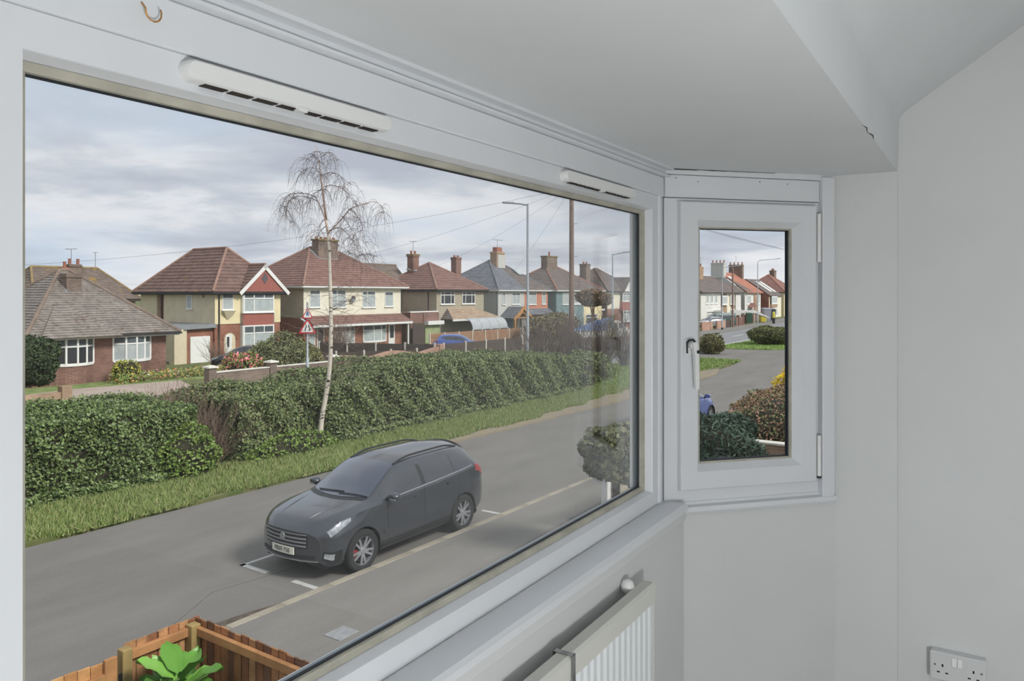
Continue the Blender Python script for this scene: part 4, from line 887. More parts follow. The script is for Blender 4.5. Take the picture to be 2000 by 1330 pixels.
# ---------- houses further along the main road, seen through the opening window
h = House('white_bay_house', 'white rendered house with tall bay windows and brown hipped roof', 103.0, 44.5)
h.wall(0, 10.5, 0, 8.4, -0.3, 5.0, render_white); h.hip(0, 10.5, 0, 8.4, 5.0, 7.6, roof_dull, ov=0.35, course=0.4, rmat=ridge_old)
h.win(1.2, 3.4, 3.4, 4.7, (0.33, 0.66)); h.win(6.4, 8.8, 3.4, 4.7, (0.33, 0.66)); h.win(1.2, 3.6, 0.8, 2.2, (0.33, 0.66)); h.win(6.4, 8.8, 0.8, 2.2, (0.33, 0.66))
h = House('white_and_tan_pair', 'white and tan pair with dark brown roof and a terracotta-potted chimney', 116.5, 44.0, group=None)
h.wall(0, 9.2, 0, 9.5, -0.5, 4.75, render_white); h.wall(9.2, 19.5, 0.2, 9.5, -0.5, 4.6, brick_tan)
h.hip(0, 20.2, 0, 9.0, 4.8, 7.6, roof_dull, ov=0.4, course=0.45, rmat=ridge_old, inset=4)
h.chimney(9.4, 4.0, 2.6, 0.9, 6.6, 9.2, brick_tan, pots=4, pot_h=0.55); h.aerial(8.2, 4, 9.6, 1.2); h.aerial(10.6, 4, 9.6, 1.2, 1.2)
for x0 in (2.2, 4.2, 6.2): h.win(x0, x0+1.3, 2.95, 4.6, (), None, bar=0.2)
h.win(9.6, 12.4, 2.7, 4.3, (0.33, 0.66), bar=0.25); h.win(14.0, 16.0, 2.7, 4.5, (0.5,), bar=0.25); h.win(17.0, 19.3, 2.7, 4.4, (0.5,), bar=0.25)
h.part('cream_strip', MB().box(12.6, 14.4, 0.1, 0.4, -0.3, 4.6), render_ivory); h.part('bay_block', MB().box(16.6, 19.4, -0.1, 0.4, -0.3, 4.5), render_white)
h.win(2.5, 7.0, 0.1, 1.9, (0.3, 0.7), 0.7, bar=0.25); h.win(14.2, 16.4, 0.1, 2.0, (0.5,), 0.7, y=0.1, bar=0.25); h.win(17.0, 19.3, 0.1, 1.9, (0.33, 0.66), 0.6, y=-0.15, bar=0.2)
h.part('sloping_canopy', MB().prism([(5.2, 1.6), (9.0, 0.2), (9.0, 0.35), (5.2, 1.9)], 'y', -1.6, -0.2), white_pvc)
h = House('orange_roofed_house', 'white house with a bright orange tiled roof and grey gable end', 138.4, 44.0)
h.wall(0, 9.6, 0, 10.0, -0.5, 4.8, render_white); gp = [(-0.3, 4.8), (10.0, 4.8), (5.0, 8.6)]
h.part('gable_end', MB().prism([(-0.2, 4.7), (10.2, 4.7), (5.0, 8.5)], 'x', -0.1, 0.2), render_grey); h.part('side_wall', MB().box(-0.1, 0.1, 0.0, 10.0, -0.5, 4.75), render_grey)
h.slope((0.2, -0.5, 4.75), (10.0, -0.5, 4.75), (10.0, 5.0, 8.6), (0.2, 5.0, 8.6), roof_orange, 0.45); h.slope((10.0, 10.5, 4.75), (0.2, 10.5, 4.75), (0.2, 5.0, 8.6), (10.0, 5.0, 8.6), roof_orange, 0.45)
h.slope((0.2, -0.3, 4.9), (4.4, -0.3, 4.9), (0.9, 3.0, 7.35), (0.2, 3.0, 7.35), roof_dull, 0.4, 'worn_tile_patch'); h.part('roof_window', MB().add([(0.5,2.9,7.3),(2.0,2.9,7.3),(2.0,3.5,7.7),(0.5,3.5,7.7),(0.5,2.8,7.42),(2.0,2.8,7.42),(2.0,3.4,7.82),(0.5,3.4,7.82)], [(4,5,6,7),(0,1,5,4),(1,2,6,5),(2,3,7,6),(3,0,4,7)]), render_white)
h.chimney(0.3, 5.0, 1.3, 2.4, 7.5, 10.3, render_grey, pots=4, pot_h=0.5); h.chimney(9.2, 4.6, 1.0, 2.6, 7.5, 10.2, brick_dull, pots=4, pot_h=0.5); h.aerial(9.0, 4.6, 10.5, 1.4)
h.win(1.0, 3.6, 2.6, 4.4, (0.33, 0.66), bar=0.25); h.win(7.5, 9.0, 2.6, 4.5, (0.5,), bar=0.22); h.win(1.0, 3.6, 0.2, 2.0, (0.33, 0.66), 0.6, bar=0.22); h.part('brick_pier', MB().box(5.2, 7.2, -0.15, 0.05, -0.3, 4.4), brick_tan); h.part('porch_roof', MB().prism([(1.4, 2.1), (4.6, 2.1), (3.0, 2.9)], 'y', -0.8, -0.1), roof_red)
h = House('skylight_house', 'brick sided house with white roof windows in a dull brown roof', 149.8, 43.0)
h.wall(0, 8.6, 0, 9.0, -0.5, 4.2, render_ivory); h.part('side_brick', MB().box(-0.15, 0.05, -0.05, 9.0, -0.5, 4.2), brick_red); h.part('gable_end', MB().prism([(-0.2, 4.2), (9.2, 4.2), (4.5, 7.4)], 'x', -0.15, 0.1), brick_red)
h.slope((-0.2, -0.4, 4.2), (8.8, -0.4, 4.2), (8.8, 4.5, 7.5), (-0.2, 4.5, 7.5), roof_dull, 0.45); h.slope((8.8, 9.4, 4.2), (-0.2, 9.4, 4.2), (-0.2, 4.5, 7.5), (8.8, 4.5, 7.5), roof_red, 0.45)
for x0 in (3.0, 5.6): h.part('roof_window', MB().add([(x0,0.6,4.9),(x0+1.4,0.6,4.9),(x0+1.4,3.6,6.92),(x0,3.6,6.92),(x0,0.5,5.02),(x0+1.4,0.5,5.02),(x0+1.4,3.5,7.04),(x0,3.5,7.04)], [(4,5,6,7),(0,1,5,4),(1,2,6,5),(2,3,7,6),(3,0,4,7)]), render_white)
h.part('bay_panel', MB().box(0.6, 4.6, -0.4, 0.05, 1.9, 2.6), brick_tan); h.win(0.7, 4.5, 2.6, 4.1, (0.33, 0.66), y=-0.35, bar=0.25); h.win(0.7, 4.5, 0.2, 1.8, (0.33, 0.66), y=-0.35, bar=0.25)
h = House('cream_balcony_house', 'cream house with a red roof and open cream balconies', 160.5, 43.0)
h.wall(0, 10, 0, 9.0, -0.5, 4.9, render_yellow); h.hip(0, 10, 0, 9.0, 4.9, 8.6, roof_red, ov=0.4, course=0.45, rmat=ridge_red)
h.part('balcony_recess', MB().box(3.2, 8.2, -0.06, 0.05, 2.5, 4.4), brick_dull); h.part('balcony_recess', MB().box(3.2, 8.2, -0.06, 0.05, 0.1, 1.9), brick_dull); h.part('balcony_front', MB().box(3.0, 8.4, -0.5, -0.3, 1.75, 2.5), render_yellow); h.win(0.6, 2.4, 2.6, 4.3, (0.5,), bar=0.2); h.chimney(8.0, 4.5, 1.6, 1.0, 7.5, 9.6, brick_dull, pots=3, pot_h=0.4)
# ================================================================== cars
def pchip(xs, ys):
    xs = np.array(xs, float); ys = np.array(ys, float); hh = np.diff(xs); d = np.diff(ys)/hh
    m = np.zeros(len(xs)); m[0] = d[0]; m[-1] = d[-1]
    for i in range(1, len(xs)-1):
        if d[i-1]*d[i] > 0:
            w1, w2 = 2*hh[i]+hh[i-1], hh[i]+2*hh[i-1]; m[i] = (w1+w2)/(w1/d[i-1]+w2/d[i])
    def f(x):
        x = np.clip(x, xs[0], xs[-1]); i = np.clip(np.searchsorted(xs, x)-1, 0, len(xs)-2)
        t = (x-xs[i])/hh[i]; t2, t3 = t*t, t*t*t
        return (2*t3-3*t2+1)*ys[i] + (t3-2*t2+t)*hh[i]*m[i] + (-2*t3+3*t2)*ys[i+1] + (t3-t2)*hh[i]*m[i+1]
    return f

tyre_m = M('tyre_rubber', (44, 44, 46), rough=0.85, var=0.08, scale=8)
rim_m = M('dark_alloy', (158, 160, 164), rough=0.35, metal=0.5, var=0.05)
disc_m = M('brake_disc', (70, 70, 72), rough=0.5, metal=0.5, var=0.05)
black_trim = M('black_car_trim', (40, 42, 44), rough=0.5, var=0.05)
car_glass = M('tinted_car_glass', (36, 40, 44), rough=0.29, var=0.05, spec=0.9, coat=1.0)
screen_glass = M('windscreen_glass', (52, 62, 78), rough=0.29, var=0.05, spec=1.0, coat=1.0)
lamp_clear = M('headlamp_lens', (176, 182, 186), rough=0.12, metal=0.4, var=0.25, scale=14)
lamp_red = M('tail_lamp_lens', (150, 62, 64), rough=0.3, var=0.1)
silver_trim = M('silver_trim', (178, 180, 182), rough=0.25, metal=0.8, var=0.04)
caliper_m = M('red_brake_caliper', (150, 40, 44), rough=0.5, var=0.05)
plate_white = M('number_plate_white', (226, 224, 208), rough=0.5, var=0.02)
plate_ink = M('number_plate_ink', (26, 26, 28), rough=0.6, var=0.0)
def carpaint(name, c, metal=0.35, rough=0.33): return M(name, c, rough=rough, metal=metal, var=0.02, spec=0.6, coat=1.0)

SUV = dict(L=4.53, zb=[(0,.34),(.12,.25),(.6,.235),(4.0,.26),(4.35,.33),(4.53,.42)],
    zs=[(0,.74),(.06,.80),(.25,.90),(.9,1.005),(1.4,1.04),(2.5,1.09),(3.5,1.16),(4.15,1.21),(4.40,1.10),(4.53,.98)],
    ws=[(0,.62),(.06,.70),(.3,.80),(.9,.865),(1.5,.885),(3.6,.885),(4.15,.83),(4.4,.78),(4.53,.72)],
    wm=[(0,.70),(.06,.80),(.25,.885),(.7,.918),(3.8,.918),(4.25,.88),(4.45,.80),(4.53,.74)],
    wr=[(0,.50),(.1,.55),(.5,.62),(1.0,.70),(1.22,.735),(1.6,.685),(2.05,.615),(2.8,.61),(3.6,.59),(4.05,.56),(4.2,.585),(4.4,.64),(4.53,.64)],
    zr=[(0,.78),(.06,.85),(.25,.955),(.6,1.025),(1.0,1.075),(1.22,1.10),(1.6,1.315),(2.05,1.53),(2.5,1.585),(3.3,1.595),(3.9,1.545),(4.08,1.48),(4.3,1.22),(4.53,1.0)],
    zc=[(0,.80),(.06,.87),(.25,.985),(.6,1.065),(.95,1.115),(1.05,1.14),(1.5,1.40),(1.98,1.605),(2.5,1.675),(3.3,1.68),(3.9,1.635),(4.12,1.585),(4.3,1.27),(4.53,1.02)],
    wheels=(.92, 3.61), wr_=.355, nose=.30, screen=((1.03,1.95),(1.25,2.04)), side=((1.42,2.42),(2.52,3.32),(3.38,3.93)), rear=(4.14,4.28), lamp=(.10,.62), hatch=0.0)
HATCH = dict(L=3.95, zb=[(0,.28),(.12,.2),(.6,.19),(3.4,.2),(3.8,.28),(3.95,.36)],
    zs=[(0,.62),(.06,.68),(.25,.76),(.8,.88),(1.2,.93),(2.2,.97),(3.1,1.02),(3.6,1.0),(3.95,.82)],
    ws=[(0,.58),(.06,.64),(.3,.74),(.8,.80),(1.3,.82),(3.1,.82),(3.6,.77),(3.95,.66)],
    wm=[(0,.64),(.06,.74),(.25,.82),(.7,.86),(3.2,.86),(3.7,.8),(3.95,.7)],
    wr=[(0,.46),(.1,.5),(.5,.56),(.85,.64),(1.0,.67),(1.4,.60),(1.85,.54),(2.6,.54),(3.3,.5),(3.6,.56),(3.95,.56)],
    zr=[(0,.66),(.06,.72),(.25,.80),(.6,.88),(.85,.935),(1.0,.96),(1.4,1.17),(1.85,1.37),(2.3,1.41),(2.9,1.40),(3.3,1.33),(3.6,1.08),(3.95,.84)],
    zc=[(0,.68),(.06,.74),(.25,.83),(.6,.92),(.8,.97),(.9,1.0),(1.3,1.24),(1.75,1.43),(2.3,1.48),(2.9,1.47),(3.35,1.39),(3.6,1.12),(3.95,.86)],
    wheels=(.80, 3.29), wr_=.30, nose=.28, screen=((.88,1.72),(1.05,1.83)), side=((1.22,2.05),(2.14,2.95),(2.98,3.18)), rear=(3.38,3.58), lamp=(.08,.55), hatch=0.0)

def make_car(name, label, spec, paint_m, loc, rz, detail=2, plate=None, rim=None, cat='car', rails=False):
    o = thing(name, label, cat, loc, rz)
    fn = {k: pchip(*zip(*spec[k])) for k in ('zb', 'zs', 'ws', 'wm', 'wr', 'zr', 'zc')}
    L = spec['L']; R = spec['wr_']
    def sec(x, v):
        """half section: v 0..0.5 side up to the shoulder, 0.5..0.75 up to the roof rail, 0.75..1 over to the middle"""
        zb, zs, ws, wm, wr, zr, zc = (fn[k](x) for k in ('zb', 'zs', 'ws', 'wm', 'wr', 'zr', 'zc'))
        y = np.zeros_like(v); z = np.zeros_like(v)
        a = np.clip(v/0.5, 0, 1)
        py = [0.90, 0.975, 1.0, 0.995, 0.985, 1.0]; pv = [0, 0.18, 0.45, 0.62, 0.80, 1.0]
        yl = np.interp(a, pv, py)
        yl = wm*np.interp(a, [0, .12, .4, .6, .84, 1], [.90, .975, 1.0, .993, .985, .985]) ; k = np.clip((a-0.72)/0.28, 0, 1)**1.6
        yl = yl*(1-k) + ws*k; zl = zb + (zs-zb)*a
        b = np.clip((v-0.5)/0.25, 0, 1); bulge = 0.03*np.sin(np.pi*b)*np.clip((zr-zs)/0.3, 0, 1)
        ym = ws + (wr-ws)*b + bulge; zm = zs + (zr-zs)*b
        c = np.clip((v-0.75)/0.25, 0, 1); yt = wr*(1-c); zt = zr + (zc-zr)*(1-(1-c)**2)
        y = np.where(v <= 0.5, yl, np.where(v <= 0.75, ym, yt)); z = np.where(v <= 0.5, zl, np.where(v <= 0.75, zm, zt))
        return y, z
    def plan(x, y):
        """nose and tail rounded in plan"""
        q = (np.abs(y)/0.92)**2.3
        return x + spec['nose']*q*np.clip(1-x/0.85, 0, 1)**1.3 - 0.16*q*np.clip((x-(L-0.7))/0.7, 0, 1)**1.3
    def S(x, v, side, off=0.0):
        x = np.asarray(x, float); v = np.asarray(v, float); x, v = np.broadcast_arrays(x, v)
        y, z = sec(x, v); P = np.stack([plan(x, y), y*side, z], -1)
        if off:
            e = 1e-3
            y1, z1 = sec(np.clip(x+0.02, 0, L), v); y0, z0 = sec(np.clip(x-0.02, 0, L), v)
            ya, za = sec(x, np.clip(v+0.012, 0, 1)); yb, zb_ = sec(x, np.clip(v-0.012, 0, 1))
            tx = np.stack([plan(np.clip(x+0.02,0,L), y1)-plan(np.clip(x-0.02,0,L), y0), (y1-y0)*side, z1-z0], -1)
            tv = np.stack([plan(x, ya)-plan(x, yb), (ya-yb)*side, za-zb_], -1)
            n = np.cross(tx, tv)*(side); ln = np.linalg.norm(n, axis=-1, keepdims=True); n = n/np.maximum(ln, 1e-9)
            c = np.stack([np.zeros_like(x), np.zeros_like(x), np.full_like(x, 0.6)], -1)
            sgn = np.sign(np.sum(n*(P-(c+np.stack([P[..., 0], np.zeros_like(x), np.zeros_like(x)], -1))), -1, keepdims=True)); sgn[sgn == 0] = 1
            P = P + n*sgn*off
        return P
    def patch(x_lo, x_hi, v0, v1, side, off, nx=14, nv=8, nm='panel', mat=None, parent=None, thick=0.012):
        """panel lying on the body: x range may depend on v, v range on x"""
        m = MB(); rows = []
        for vv in np.linspace(0, 1, nv):
            xa = x_lo(vv) if callable(x_lo) else x_lo; xb = x_hi(vv) if callable(x_hi) else x_hi
            xs = np.linspace(xa, xb, nx); u = np.linspace(0, 1, nx)
            va = np.array([v0(q) if callable(v0) else v0 for q in u]); vb = np.array([v1(q) if callable(v1) else v1 for q in u])
            rows.append(S(xs, va+(vb-va)*vv, side, off))
        A = np.array(rows); m.grid([[tuple(p) for p in r] for r in A])
        rim_pts = [A[0, j] for j in range(nx)] + [A[i, -1] for i in range(1, nv)] + [A[-1, j] for j in range(nx-2, -1, -1)] + [A[i, 0] for i in range(nv-2, 0, -1)]
        C = np.array([0, 0, 0.6]);
        inner = []
        for p in rim_pts:
            d = np.array([0, p[1], p[2]-0.6]); d = d/np.linalg.norm(d); inner.append(p - d*thick)
        n = len(rim_pts); m.add([tuple(p) for p in rim_pts] + [tuple(p) for p in inner], [(i, (i+1) % n, n+(i+1) % n, n+i) for i in range(n)])
        return m.build(nm, mat, parent or o, smooth=30)
    # ---- body shell, wheel arches cut out
    nx = 150 if detail > 1 else 80; nv = 60 if detail > 1 else 36
    xs = np.concatenate([np.linspace(0, 0.12, 8)[:-1], np.linspace(0.12, L-0.1, nx), np.linspace(L-0.1, L, 6)[1:]])
    vs = np.concatenate([np.linspace(0, 0.5, nv//2), np.linspace(0.5, 0.75, nv//4)[1:], np.linspace(0.75, 1, nv//4)[1:]])
    XX, VV = np.meshgrid(xs, vs, indexing='ij'); body = MB(); RA = R*1.13
    for side in (1, -1):
        P = S(XX, VV, side); keep = np.ones(P.shape[:2], bool)
        for wx in spec['wheels']:
            dx = P[..., 0]-wx; dz = P[..., 2]-R; r = np.sqrt(dx*dx+dz*dz); low = (VV < 0.5)
            inside = low & (r < RA); keep &= ~inside
            near = low & (r >= RA) & (r < RA*1.13); f = (RA/np.maximum(r, 1e-6))
            P[..., 0] = np.where(near, wx+dx*f, P[..., 0]); P[..., 2] = np.where(near, R+dz*f, P[..., 2])
        n0 = len(body.v); body.v += [tuple(p) for p in P.reshape(-1, 3)]; m_ = P.shape[1]
        for i in range(P.shape[0]-1):
            for j in range(m_-1):
                if keep[i, j] and keep[i+1, j] and keep[i, j+1] and keep[i+1, j+1]:
                    body.f.append((n0+i*m_+j, n0+i*m_+j+1, n0+(i+1)*m_+j+1, n0+(i+1)*m_+j))
        for e_ in (0, P.shape[0]-1):      # nose and tail faces
            rows = []
            for j in range(m_):
                p = P[e_, j]; yy = np.linspace(p[1], 0, 7)
                x0 = xs[e_]; rows.append([(float(plan(np.array(x0), np.array(q))), q, p[2]) for q in yy])
            body.grid(rows)
    bo = body.build('body', paint_m, o, smooth=38)
    # dark floor and arch liners
    MB().box(0.25, L-0.25, -0.72, 0.72, 0.20, 0.55).build('underbody', black_trim, o)
    for wx in spec['wheels']:
        for side in (1, -1):
            arc = [(wx+RA*1.02*math.cos(q), R+RA*1.02*math.sin(q)) for q in np.linspace(-0.25, math.pi+0.25, 20)]
            m = MB()
            A = [(x, side*0.60, z) for x, z in arc] + [(x, side*0.89, z) for x, z in arc]; n = len(arc)
            m.add(A, [(i, i+1, n+i+1, n+i) for i in range(n-1)] + [tuple(range(n))])
            m.build('arch_liner', black_trim, o)
            if detail > 1:
                outer = [(wx+RA*1.14*math.cos(q), R+RA*1.14*math.sin(q)) for q in np.linspace(0.0, math.pi, 20)]
                inn = [(wx+RA*1.0*math.cos(q), R+RA*1.0*math.sin(q)) for q in np.linspace(math.pi, 0.0, 20)]
    # wheels
    w0 = R*0.70
    def wheel(wx, side):
        w = bpy.data.objects.new('wheel', None); COL.objects.link(w); w.parent = o; w.location = (wx, side*(fn['wm'](wx)-0.115), R)
        if side > 0: w.rotation_euler = (0, 0, math.pi)
        MB().lathe([(R*.66, -.10), (R*.72, -.112), (R*.92, -.11), (R*.985, -.085), (R, -.04), (R, .06), (R*.97, .095), (R*.7, .10), (R*.66, .09), (R*.66, -.10)], 40, axis='y', cap=False).build('tyre', tyre_m, w, smooth=40)
        m = MB()
        ro = R*.69
        for k in range(36):
            a, b = 2*math.pi*k/36, 2*math.pi*(k+1)/36
            q = [(ro, -.098), (ro*.94, -.10), (ro*.90, -.06), (ro*.90, .06)]
            for (r1, y1), (r2, y2) in zip(q[:-1], q[1:]):
                m.add([(r1*math.cos(a), y1, r1*math.sin(a)), (r1*math.cos(b), y1, r1*math.sin(b)), (r2*math.cos(b), y2, r2*math.sin(b)), (r2*math.cos(a), y2, r2*math.sin(a))], [(0, 1, 2, 3)])
        ns = 10
        for k in range(ns):
            a = 2*math.pi*k/ns + (0.10 if k % 2 else -0.10); c, s_ = math.cos(a), math.sin(a)
            def pt(r, w_, y): return (r*c - w_*s_, y, r*s_ + w_*c)
            m.add([pt(.05, -.024, -.085), pt(.05, .024, -.085), pt(ro*.93, .016, -.096), pt(ro*.93, -.016, -.096), pt(.05, -.024, -.06), pt(.05, .024, -.06), pt(ro*.93, .016, -.075), pt(ro*.93, -.016, -.075)],
                  [(0,1,2,3), (4,7,6,5), (0,4,5,1), (1,5,6,2), (2,6,7,3), (3,7,4,0)])
        m.lathe([(0, -.092), (.045, -.090), (.062, -.08), (.062, -.05), (0, -.05)], 20, axis='y')
        m.build('rim', rim or rim_m, w)
        MB().lathe([(0, -.035), (R*.52, -.035), (R*.52, -.02), (0, -.02)], 28, axis='y').build('brake_disc', disc_m, w)
        if detail > 1 and wx < 2: MB().bbox(-R*.50, -R*.26, -.055, -.01, -R*.26, R*.10, .01).build('brake_caliper', caliper_m, w)
    for wx in spec['wheels']:
        for side in (1, -1): wheel(wx, side)
    # glass
    (sa, sb), (sc_, sd) = spec['screen']
    for side in (1, -1):
        pass
    def full_top(xlo, xhi, vlo, nm, mat, off=0.006, n=12):
        """panel across the whole width of the top surface; x range given for the edge and the middle"""
        rows = []
        for w_ in np.linspace(-1, 1, 2*n+1):
            side = 1 if w_ >= 0 else -1; v = 1 - (1-vlo)*abs(w_); k = abs(w_)**2.2
            xa = xlo[0]*(1-k) + xlo[1]*k; xb = xhi[0]*(1-k) + xhi[1]*k
            rows.append([tuple(p) for p in S(np.linspace(xa, xb, 14), np.full(14, v), side, off)])
        m = MB().grid(rows); return m.build(nm, mat, o, smooth=30)
    full_top((sa, sc_), (sb, sd), 0.775, 'windscreen', screen_glass)
    full_top((spec['rear'][0], spec['rear'][0]-0.02), (spec['rear'][1], spec['rear'][1]), 0.79, 'rear_window', car_glass)
    for side in (1, -1):
        gs = spec['side']
        f0 = patch(gs[0][0], gs[0][1], 0.53, lambda q: 0.70, side, 0.006, nm='side_window', mat=car_glass)
        patch(gs[1][0], gs[1][1], 0.53, 0.70, side, 0.006, nm='side_window', mat=car_glass)
        patch(gs[2][0], gs[2][1], lambda q: 0.535+0.10*q**1.5, lambda q: 0.70-0.02*q, side, 0.006, nm='side_window', mat=car_glass)
        patch(gs[0][1], gs[1][0], 0.53, 0.70, side, 0.005, nx=3, nm='door_pillar', mat=black_trim)
        # lamps
        la, lb = spec['lamp']
        patch(la, lb, lambda q: 0.462-0.055*(1-q)**0.8, lambda q: 0.492-0.012*(1-q), side, 0.008, nm='headlamp', mat=lamp_clear, nx=18)
        patch(L-0.45, L-0.10, lambda q: 0.44-0.02*q, lambda q: 0.51, side, 0.008, nm='tail_lamp', mat=lamp_red)
        # door mirror
        mx = spec['side'][0][0]+0.12; y, z = sec(np.array(mx), np.array(0.52)); y, z = float(y), float(z)
        mm = MB(); prof = []
        for k in range(14):
            a = 2*math.pi*k/14; prof.append((0.11*math.cos(a), 0.068*math.sin(a)))
        for dxm, sc2 in ((-0.07, 0.55), (-0.05, 0.85), (-0.01, 1.0), (0.05, 1.0), (0.055, 0.92)):
            for py, pz in prof: mm.v.append((mx+dxm, side*(y+0.13+py*sc2), z+0.075+pz*sc2))
        for i in range(4):
            for k in range(14): mm.f.append((i*14+k, i*14+(k+1) % 14, (i+1)*14+(k+1) % 14, (i+1)*14+k))
        mm.f.append(tuple(range(14))); mm.f.append(tuple(range(56, 70)))
        mr = mm.build('door_mirror', paint_m, o, smooth=40)
        MB().tube([(mx, side*(y-0.01), z+0.0), (mx+0.01, side*(y+0.09), z+0.04)], 0.03, 8).build('mirror_arm', black_trim, mr)
        if detail > 1:
            MB().bbox(mx-0.075, mx-0.03, side*(y+0.15)-0.06, side*(y+0.15)+0.06, z+0.022, z+0.042, .005).build('indicator', silver_trim, mr)
            # door gaps, handles, sill strip, bright line under the windows
            for gx in (1.50, 2.47, 3.42):
                patch(lambda v, gx=gx: gx-0.004+(0.10*v if gx > 3 else 0), lambda v, gx=gx: gx+0.004+(0.10*v if gx > 3 else 0), 0.12, 0.525, side, 0.0025, nx=2, nv=16, nm='door_gap', mat=black_trim)
            for hx in (2.20, 3.12): patch(hx, hx+0.22, 0.435, 0.455, side, 0.03, nx=8, nv=3, nm='door_handle', mat=paint_m, thick=0.03)
            patch(1.40, 3.95, 0.515, 0.524, side, 0.008, nx=30, nv=2, nm='waist_trim', mat=silver_trim)
            patch(1.36, 3.18, 0.03, 0.10, side, 0.012, nx=16, nv=5, nm='sill_moulding', mat=black_trim, thick=0.03)
            patch(1.40, 3.12, 0.19, 0.215, side, 0.014, nx=16, nv=3, nm='side_moulding', mat=paint_m, thick=0.02)
            if rails:
                m = MB(); pts = []
                for q in np.linspace(0, 1, 16):
                    x = 2.0+1.85*q; p = S(np.array(x), np.array(0.785), side, 0.0); h_ = 0.034*min(1, 6*min(q, 1-q)); pts.append((p[0], p[1], p[2]+0.005+h_))
                m.tube(pts, 0.019, 8); m.build('roof_rail', black_trim, o, smooth=True)
    if detail > 1:
        # nose: grille, bars, badge, plate, intake, fog lamps, wipers
        def nose_box(y0, y1, z0, z1, depth, nm, mat, parent=None, n=10, out=0.012):
            m = MB(); rows_f = []
            for q in np.linspace(y0, y1, n):
                x = float(plan(np.array(0.0), np.array(q)))-out; rows_f.append((x, q))
            poly = rows_f + [(x+depth, q) for x, q in rows_f[::-1]]
            return m.prism(poly, 'z', z0, z1).build(nm, mat, parent or o)
        g = nose_box(-0.50, 0.50, 0.535, 0.775, 0.05, 'grille', black_trim)
        for zz in (0.565, 0.625, 0.685): nose_box(-0.48, 0.48, zz, zz+0.024, 0.03, 'grille_bar', rim_m, g, out=0.026)
        nose_box(-0.50, 0.50, 0.752, 0.768, 0.03, 'grille_bar', silver_trim, g, out=0.024)
        MB().lathe([(0, -0.03), (0.06, -0.03), (0.065, -0.02), (0, -0.02)], 24, 0, 0, 0.69, 'x').build('badge', silver_trim, g)
        nose_box(-0.62, 0.62, 0.37, 0.43, 0.05, 'lower_intake', black_trim); nose_box(-0.66, 0.66, 0.335, 0.352, 0.04, 'bumper_strip', silver_trim, out=0.02)
        for side in (1, -1):
            patch(0.03, 0.14, 0.09, 0.17, side, 0.012, nx=5, nv=4, nm='fog_lamp', mat=lamp_clear)
            patch(0.02, 0.30, 0.06, 0.20, side, 0.006, nx=8, nv=6, nm='lower_corner_grille', mat=black_trim)
        pl = nose_box(-0.26, 0.26, 0.425, 0.54, 0.02, 'number_plate', plate_white, out=0.034)
        if plate:
            cu = bpy.data.curves.new('plate_lettering', 'FONT'); cu.body = plate; cu.size = 0.105; cu.align_x = 'CENTER'; cu.align_y = 'CENTER'; cu.extrude = 0.001; cu.space_character = 1.12
            tmp = bpy.data.objects.new('lettering_curve', cu); COL.objects.link(tmp); bpy.context.view_layer.update()
            lm = bpy.data.meshes.new_from_object(tmp.evaluated_get(bpy.context.evaluated_depsgraph_get())); bpy.data.objects.remove(tmp)
            to = bpy.data.objects.new('lettering', lm); COL.objects.link(to); to.parent = pl; lm.materials.clear(); lm.materials.append(plate_ink)
            to.matrix_local = Matrix.Translation((-0.0365, 0.0, 0.482)) @ Matrix(((0, 0, -1, 0), (-1, 0, 0, 0), (0, 1, 0, 0), (0, 0, 0, 1))) @ Matrix.Diagonal((0.82, 1, 1, 1))
        for wy, ln in ((0.42, 0.62), (-0.12, 0.55)):
            m = MB(); p0 = S(np.array(1.10), np.array(1-0.25*abs(wy)/0.72), 1 if wy > 0 else -1, 0.03); pts = []
            for q in np.linspace(0, 1, 8):
                yy = wy - ln*q; v = 1-0.24*abs(yy)/0.72; p = S(np.array(1.10+0.05*q+0.10*(abs(yy)/0.7)**2), np.array(v), 1 if yy > 0 else -1, 0.022); pts.append(tuple(p))
            m.tube(pts, 0.011, 6); m.build('wiper', black_trim, o)
        full_top((0.93, 1.13), (1.02, 1.24), 0.775, 'scuttle', black_trim, 0.003)
        full_top((4.06, 4.02), (4.17, 4.14), 0.80, 'roof_spoiler', paint_m, 0.03)
        for sy in (-1, 1):     # bonnet creases
            pts = []
            for q in np.linspace(0, 1, 12):
                x = 0.16+0.78*q; v = 0.855 - 0.03*q; p = S(np.array(x), np.array(v), sy, -0.004); pts.append(tuple(p))
            MB().tube(pts, [0.012*math.sin(math.pi*min(1, max(0, q)))+0.004 for q in np.linspace(0, 1, 12)], 6).build('bonnet_crease', paint_m, o, smooth=True)
    return o

graphite = carpaint('graphite_metallic', (64, 68, 74), 0.35, 0.33)
make_car('suv', 'dark grey five-door suv parked against the kerb', SUV, graphite, street(8.24, 10.2), SRZ, 2, 'PB00 F50', rails=True)
# ---- the other vehicles
blue_paint = carpaint('bright_blue_paint', (72, 94, 166), 0.2); black_paint = carpaint('black_paint', (40, 42, 46), 0.2)
navy_paint = carpaint('lavender_blue_paint', (92, 112, 176), 0.3); silver_paint = carpaint('silver_paint', (176, 180, 184), 0.4); green_paint = carpaint('dark_green_paint', (54, 88, 84), 0.2)
make_car('hatchback', 'bright blue hatchback behind the dark timber fence', HATCH, blue_paint, (-2.25, 60.2, 0), RAD(180), 1)
make_car('hatchback', 'black hatchback with red tail lamps outside the gabled house', HATCH, black_paint, (-18.3, 46.9, 0), RAD(4), 1)
make_car('hatchback', 'lavender blue hatchback at the kerb of the service road', HATCH, navy_paint, street(27.6, 10.6), SRZ + math.pi, 1)
make_car('hatchback', 'silver hatchback behind the low salmon brick walls', HATCH, silver_paint, (25.4, 104.5, 0), RAD(20), 1)
VAN = dict(HATCH); 
